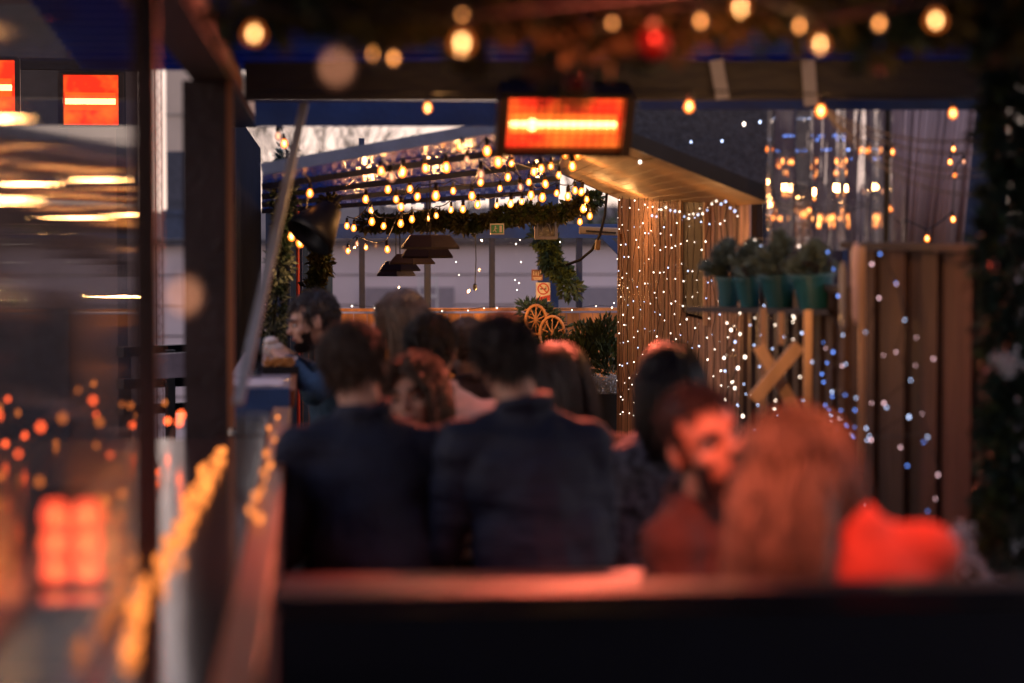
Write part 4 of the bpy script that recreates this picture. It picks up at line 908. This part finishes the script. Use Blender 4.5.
# ------------------------------------------------------------------ people
def remesh(mb, name, mats, vox, sm, parent=None):
    o = mb.build(name + '_tmp', mats)
    r = o.modifiers.new('r', 'REMESH'); r.mode = 'VOXEL'; r.voxel_size = vox; r.use_smooth_shade = True
    s = o.modifiers.new('s', 'SMOOTH'); s.factor = .5; s.iterations = sm
    dg = bpy.context.evaluated_depsgraph_get(); me = bpy.data.meshes.new_from_object(o.evaluated_get(dg)); me.name = name
    old = o.data; bpy.data.objects.remove(o); bpy.data.meshes.remove(old)
    for p in me.polygons: p.use_smooth = True
    if not me.materials:
        me.materials.append(mats)
    n = bpy.data.objects.new(name, me); C.objects.link(n)
    if parent is not None: n.parent = parent
    return n
def rotz(v, a): return Matrix.Rotation(a, 3, 'Z') @ Vector(v)
def person(head, hip, heading, hyaw, label, hair, haircol, jacket, trousers=None, htilt=0, hroll=0, elbows=None, hands=None, beard=False, long=0, curl=0, vol=1., collar=True, hood=False, hsc=1., sw=.2, bulk=1., top_z=None, seat=.47, jname='jacket', sidefall=1, noff=None, hl=1, shz=-.088, drape=None):
    H = S(*head); hd = math.radians(heading); hy = math.radians(hyaw)
    if hip is None: hipv = Vector((H.x, H.y, seat + .12)) - rotz((0, .10, 0), hd)
    else:
        q = S(*hip); hipv = Vector((q.x, q.y, seat + .12))
    fw = rotz((0, 1, 0), hd); rt = rotz((1, 0, 0), hd)
    HR = Matrix.Rotation(hy, 3, 'Z') @ Matrix.Rotation(math.radians(htilt), 3, 'X') @ Matrix.Rotation(math.radians(hroll), 3, 'Y')
    N = H + HR @ Vector((0, -.04, -.128 * hsc))
    if noff: N = H + rotz(noff, hd)
    else: N = N.lerp(Vector((hipv.x, hipv.y, N.z)), .22)
    ch = N.lerp(hipv, .33) + fw * .012; ab = N.lerp(hipv, .68)
    sh = [N + rt * s * sw * .86 + Vector((0, 0, shz)) - fw * .01 for s in (-1, 1)]
    el = [sh[i] + rt * s * .032 + fw * .05 + Vector((0, 0, -.27)) for i, s in enumerate((-1, 1))]
    ha = [el[i] - rt * s * .07 + fw * .22 + Vector((0, 0, .05)) for i, s in enumerate((-1, 1))]
    if elbows: el = [Vector(e) for e in elbows]
    if hands: ha = [Vector(e) for e in hands]
    hp_ = [hipv + rt * s * .09 + Vector((0, 0, -.03)) for s in (-1, 1)]
    kn = [hp_[i] + fw * .41 + rt * s * .05 + Vector((0, 0, -.03)) for i, s in enumerate((-1, 1))]
    an = [Vector((kn[i].x, kn[i].y, .09)) + fw * .03 for i in (0, 1)]
    RH = Matrix.Rotation(hd, 3, 'Z')
    def torso(m, k):
        m.ball(ch, (.165 * k * bulk, .11 * k, .17), 16, RH); m.ball(ab, (.16 * k * bulk, .11 * k, .18), 16, RH); m.ball(hipv, (.165 * k, .12 * k, .13), 16, RH)
        m.caps(sh[0] , sh[1], .062 * k, .062 * k); [m.caps(N - Vector((0, 0, .035)), sh[i].lerp(N, .12), .056 * k, .05 * k) for i in (0, 1)]; m.caps(ch, hipv, .12 * k, .13 * k); m.caps(N - Vector((0, 0, .03)), ch, .07 * k, .12 * k)
    # body: one continuous surface, head to feet
    m = MB(); torso(m, .88); m.caps(N - Vector((0, 0, .02)), H + HR @ Vector((0, -.025, -.06)), .056, .055)
    def h(v, r, rot=True): m.ball(H + HR @ (Vector(v) * hsc), tuple(x * hsc for x in r), 16, HR)
    h((0, -.012, .025), (.073, .092, .085)); h((0, .03, -.035), (.058, .058, .07)); h((0, .052, -.078), (.032, .03, .026))
    h((0, .07, .022), (.05, .022, .016)); h((0, .098, -.02), (.013, .017, .013)); h((0, .086, .002), (.0085, .014, .03)); h((0, .077, -.052), (.025, .016, .011))
    for s in (-1, 1): h((s * .077, -.008, -.008), (.009, .02, .031)); h((s * .04, .062, -.022), (.022, .02, .02))
    for i, s in enumerate((-1, 1)):
        m.caps(sh[i], el[i], .045, .038); m.caps(el[i], ha[i], .037, .025)
        dv = (ha[i] - el[i]).normalized(); sd_ = dv.cross(Vector((0, 0, 1)));
        if sd_.length < .05: sd_ = rt.copy()
        sd_.normalize(); upn = sd_.cross(dv)
        pc = ha[i] + dv * .05; m.caps(ha[i] + sd_ * .018, pc + dv * .03 + sd_ * .028, .02, .014); m.caps(ha[i] - sd_ * .018, pc + dv * .03 - sd_ * .028, .02, .014); m.caps(ha[i], pc + dv * .03, .021, .016)
        for k, (o_, ln) in enumerate(((-.033, .052), (-.011, .062), (.011, .058), (.033, .044))):
            a = pc + dv * .035 + sd_ * o_; b = a + dv * ln * .55 - upn * .006; c = b + dv * ln * .35 - upn * ln * .45
            m.caps(a, b, .0095, .0088, 8); m.caps(b, c, .0088, .0078, 8)
        tb_ = ha[i] + dv * .02 - rt * s * .025; m.caps(tb_, tb_ + dv * .04 - rt * s * .022 - upn * .01, .012, .010, 8); m.caps(tb_ + dv * .04 - rt * s * .022 - upn * .01, tb_ + dv * .065 - rt * s * .014 - upn * .022, .010, .0085, 8)
        m.caps(hp_[i], kn[i], .085, .056); m.caps(kn[i], an[i], .054, .036); m.caps(an[i] + Vector((0, 0, -.04)), an[i] + fw * .15 + Vector((0, 0, -.055)), .036, .028)
    body = remesh(m, 'person', SKIN, .0072, 3); tag(body, label, 'person')
    # face details
    for s in (-1, 1):
        for nm, v, r, mt in (('eye', (s * .031, .076, .003), (.0125, .009, .0062), EYEW), ('iris', (s * .031, .0832, .003), (.0068, .003, .0064), IRIS)):
            mm = MB(); mm.ball(H + HR @ (Vector(v) * hsc), tuple(x * hsc for x in r), 10, HR); mm.build(nm, mt, body, smooth=True)
        mm = MB(); mm.tube([H + HR @ (Vector(v) * hsc) for v in ((s * .014, .093, .022), (s * .031, .092, .029), (s * .05, .08, .024))], .0052, 6); mm.build('eyebrow', haircol, body, smooth=True)
    mm = MB(); mm.ball(H + HR @ (Vector((0, .0905, -.052)) * hsc), (.023 * hsc, .007, .007), 12, HR); mm.build('lips', LIP, body, smooth=True)
    # clothing
    m = MB(); torso(m, 1.08)
    for i in (0, 1):
        m.caps(sh[i], el[i], .062 * bulk, .052 * bulk); m.caps(el[i], ha[i].lerp(el[i], .08), .05 * bulk, .038 * bulk)
    if collar: 
        for k in range(14):
            a = k * 2 * PI / 14; m.ball(N + HR.col[0] * math.cos(a) * .062 + Matrix.Rotation(hd, 3, 'Z') @ Vector((0, math.sin(a) * .062 - .008, .022 + .004 * math.sin(a * 2))), .018, 8)
    if hood:
        m.ball(N - fw * .085 + Vector((0, 0, .01)), (.12, .085, .075), 14, RH); m.ball(N - fw * .05 + Vector((0, 0, .05)), (.10, .06, .045), 14, RH)
    jk = remesh(m, jname, jacket, .011, 2, body)
    # cloth folds
    me = jk.data
    cos = [v.co.copy() for v in me.vertices]; nos = [v.normal.copy() for v in me.vertices]
    for v, v_co, v_no in zip(me.vertices, cos, nos):
        f = noise.noise(Vector((v_co.x * 9, v_co.y * 9, v_co.z * 17))) * .009 + noise.noise(v_co * 32) * .003
        v.co = v_co + v_no * f
    m = MB()
    m.ball(hipv - Vector((0, 0, .02)), (.168, .135, .12), 14, RH)
    for i in (0, 1): m.caps(hp_[i], kn[i], .093, .068); m.caps(kn[i], an[i].lerp(kn[i], .08), .066, .052)
    remesh(m, 'trousers', trousers or TROU, .016, 2, body)
    for i in (0, 1):
        m = MB(); m.caps(an[i] + Vector((0, 0, -.03)) - fw * .02, an[i] + fw * .15 + Vector((0, 0, -.045)), .046, .04); remesh(m, 'shoe', BLACKM, .012, 2, body)
    # hair
    rnd = random.Random(int(head[0] * 13 + head[1])); m = MB()
    Rx, Ry, Rz = .077 * hsc * vol, .096 * hsc * vol, .09 * hsc * vol; c0 = Vector((0, -.014, .03)) * hsc
    def infl(p, k=1.0): q = p - c0; return (q.x / (Rx * k)) ** 2 + (q.y / (Ry * k)) ** 2 + (q.z / (Rz * k)) ** 2
    # shell
    nu, nv = 28, 18; grid = {}
    for i in range(nu):
        for j in range(nv + 1):
            a = 2 * PI * i / nu; b = -PI / 2 + PI * j / nv
            p = c0 + Vector((Rx * math.cos(b) * math.cos(a), Ry * math.cos(b) * math.sin(a), Rz * math.sin(b)))
            p += (p - c0).normalized() * .007 * noise.noise(p * 45 + Vector((head[0], 0, 0)))
            grid[i, j] = p
    def ok(p):
        hl = .062 * hsc if not long else .066 * hsc
        if p.y > .035 * hsc and p.z < hl: return False
        if p.y > -.02 * hsc and p.z < -.0 * hsc: return False
        if p.z < (-.052 if not long else -.07) * hsc: return False
        return True
    vs = {}
    for i in range(nu):
        for j in range(nv):
            ks = [(i, j), ((i + 1) % nu, j), ((i + 1) % nu, j + 1), (i, j + 1)]
            if all(ok(grid[k]) for k in ks):
                f = []
                for k in ks:
                    if k not in vs: vs[k] = m.bm.verts.new(H + HR @ grid[k])
                    f.append(vs[k])
                try: m.bm.faces.new(f)
                except ValueError: pass
    down = HR.inverted() @ Vector((0, 0, -1))
    ns = 900 if not long else (2300 if drape else 1300); cnt = 0
    while cnt < ns:
        a = rnd.uniform(0, 2 * PI); zz = rnd.uniform(-.75, 1); rr = math.sqrt(1 - zz * zz)
        p = c0 + Vector((Rx * rr * math.cos(a), Ry * rr * math.sin(a), Rz * zz))
        if not ok(p): continue
        cnt += 1
        L_ = (rnd.uniform(.025, .055) * hl if not long else max(.06, long * (1 if p.x < (-.01 if drape else -.02) else sidefall) * rnd.uniform(.75, 1.05) + p.z)) * hsc
        nseg = 5 if not long else 12; st = L_ / nseg; q = p.copy(); pts = [q.copy()]
        out = (p - c0).normalized(); side = Vector((-1 if p.x < 0 else 1, 0, 0)); back = Vector((0, -1, 0))
        dirv = (out * .6 + Vector((rnd.uniform(-1, 1), rnd.uniform(-1, 1), rnd.uniform(-1, 1))) * .5 + down * .3 + back * .15).normalized() if not long else (out * .2 + side * .35 + back * .35 + down * .5).normalized()
        ph = rnd.uniform(0, 6)
        for s in range(nseg):
            dirv = (dirv * .6 + down * (.28 if not long else .55) + (back * .12 if s < 4 and long else Vector((0, 0, 0)))).normalized()
            q = q + dirv * st; 
            k = 1.03 + .03 * rnd.random()
            f = infl(q, k)
            if f < 1 and q.z > -.05 * hsc: q = c0 + (q - c0) / math.sqrt(max(f, .2))
            if drape and q.z < .03 and p.x < -.0: q += Vector((drape[0] * max(0, 1 + p.x / .085) - .32, drape[1], 0)) * st
            elif long and q.z < -.02 * hsc: q += Vector(((q.x) * .05, -.004, 0)) * st * 8
            e = Vector((math.sin(ph + s * 1.35), math.cos(ph + s * 1.35), math.sin(ph * 2 + s * 1.1))) * curl
            if long and q.y > .0 and q.z < .07 * hsc: q.x = side.x * max(abs(q.x), (.05 if q.z > .03 else .072) * hsc)
            pts.append(q + e)
        m.tube([H + HR @ x for x in pts], rnd.uniform(.0024, .0042) if long else rnd.uniform(.0016, .003), 3, lambda u: 1 - .75 * u * u)
    hr = m.build('hair', haircol, body, smooth=True)
    if beard:
        m = MB(); cnt = 0
        for _ in range(900):
            a = rnd.uniform(-1.5, 1.5); z = rnd.uniform(-.1, -.03); rr = 1
            p = Vector((.062 * math.sin(a), .032 + .06 * math.cos(a), z))
            if p.z > -.066 and abs(a) < 1.0 : continue
            p = H + HR @ (p * hsc); m.tube([p - HR @ Vector((0, .012, 0)), p + HR @ Vector((rnd.uniform(-.003, .003), .004, -.010))], .0028, 3)
        m.build('beard', haircol, body)
    return body
NAVY = mat('navy_cloth', (.007, .013, .036), .8, var=.3, vscale=18, bump=.35, bscale=60)
NAVY2 = mat('navy_quilt', (.006, .012, .036), .7, var=.25, vscale=10, bump=.6, bscale=9, stretch=(.6, .6, 4))
HOODB = mat('blue_hood_cloth', (.02, .06, .12), .8, var=.3, bump=.3)
TROU = mat('dark_denim', (.02, .022, .03), .85, var=.3, bump=.2)
MAROON = mat('maroon_knit', (.05, .02, .017), .85, var=.25, vscale=30, bump=.5, bscale=90)
ORANGE = mat('orange_knit', (.62, .085, .045), .8, var=.2, vscale=20, bump=.35, bscale=70)
PINKG = mat('grey_pink_shirt', (.58, .45, .50), .8, var=.2, vscale=10, bump=.3)
BROWNC = mat('brown_cloth', (.07, .035, .03), .85, var=.3, bump=.3)
PATT = mat('patterned_jacket', (.22, .24, .30), .8, var=.0, vscale=42, bump=.3, col2=(.015, .016, .022))
HB = mat('brown_hair', (.075, .045, .028), .5, var=.4, vscale=30, bump=.2, island=.3)
HD = mat('dark_hair', (.025, .014, .011), .45, var=.4, vscale=30, bump=.2, island=.3)
HK = mat('black_hair', (.012, .009, .009), .45, var=.4, vscale=30, bump=.2, island=.3)
HL = mat('light_brown_hair', (.11, .06, .035), .5, var=.4, vscale=30, bump=.2, island=.35)

HK2 = mat('fair_brown_hair', (.085, .07, .045), .4, var=.6, vscale=22, bump=.2, island=.6)
# A: man eating at the counter
hA = S(313, 322, 9.5)
person((313, 321, 9.5), (352, 340, 9.75), 88, 96, 'man in blue hooded jacket leaning over the counter to eat', 'short', HD, HOODB, htilt=-14, vol=.98, hl=.65, hood=True, beard=True,
       elbows=[hA + Vector((.0, -.24, -.26)), hA + Vector((.02, .2, -.24))], hands=[hA + Vector((-.10, -.09, -.15)), hA + Vector((-.10, .06, -.14))])
m = MB(); c = hA + Vector((-.155, -.02, -.105)); m.ball(c, (.045, .045, .03), 14); m.ball(c + Vector((-.01, 0, .03)), (.03, .04, .02), 12)
tag(m.build('wrapped_bun', mat('bun_paper', (.6, .5, .45), .7, var=.3, vscale=30, bump=.5), smooth=True), 'pale paper wrapped bun in the hands of the eating man', 'food')
person((399, 322, 9.0), (415, 340, 9.1), 60, 70, 'woman with loose light brown hair facing away beyond the tables', 'long', HL, NAVY, long=.17, vol=1.0)
person((355, 366, 6.3), (382, 400, 6.2), 2, -12, 'man in plain navy coat, left one of the two seen from behind', 'short', HB, NAVY, vol=1.0, hl=.85, sw=.2, bulk=1.08, hroll=-9)
person((415, 398, 7.15), (428, 420, 7.3), 170, 158, 'curly haired woman whose face shows behind the left navy coat', 'long', HB, BROWNC, long=.2, curl=.013, vol=1.1, hroll=10)
person((432, 350, 7.8), (462, 380, 7.75), -10, -20, 'dark haired person in greyish pink shirt between the two navy jackets', 'short', HK, PINKG, vol=.98, hl=.8)
person((464, 348, 9.2), (478, 360, 9.3), 30, 40, 'distant person with short grey brown hair beyond the pink shirt', 'short', HL, BROWNC, vol=.95, hl=.7)
person((505, 359, 6.2), (552, 400, 6.1), 0, 6, 'man in quilted navy jacket, right one of the two seen from behind', 'short', HD, NAVY2, vol=1.0, hl=.8, sw=.19, bulk=1.08, hroll=-9)
person((556, 384, 7.3), (588, 420, 7.2), 20, 30, 'woman with long dark brown hair right of the quilted jacket', 'long', HD, BROWNC, long=.24, vol=1.08)
person((668, 388, 6.7), (655, 430, 6.7), 10, 15, 'long black haired woman in a dark patterned jacket', 'long', HK, PATT, long=.2, vol=1.1)
person((706, 441, 4.9), (684, 500, 5.05), 232, 200, 'bearded man in maroon sweater leaning in with red lit face', 'short', HK, MAROON, hroll=20, htilt=4, beard=True, vol=.98, sw=.165, bulk=.92, hl=.45, jname='sweater')
person((797, 487, 4.0), (852, 560, 3.85), 14, 26, 'woman in orange sweater with long fair brown hair, back to the view', 'long', HK2, ORANGE, long=.36, sidefall=.3, vol=1.1, curl=.007, drape=(-.45, -.6, 0), hroll=-14, noff=(.045, -.09, -.05), sw=.155, bulk=1.05, collar=False, shz=-.07, jname='sweater')

# ------------------------------------------------------------------ render settings
sc.view_settings.view_transform = 'Standard'; sc.view_settings.look = 'None'; sc.view_settings.gamma = 1; sc.view_settings.exposure = 1.5
cy = sc.cycles; cy.use_denoising = True; cy.denoiser = 'OPENIMAGEDENOISE'; cy.max_bounces = 7; cy.diffuse_bounces = 3; cy.glossy_bounces = 5; cy.transmission_bounces = 6; cy.transparent_max_bounces = 14
cy.caustics_reflective = False; cy.caustics_refractive = False; cy.sample_clamp_indirect = 4; cy.sample_clamp_direct = 0
try: cy.use_light_tree = True
except Exception: pass
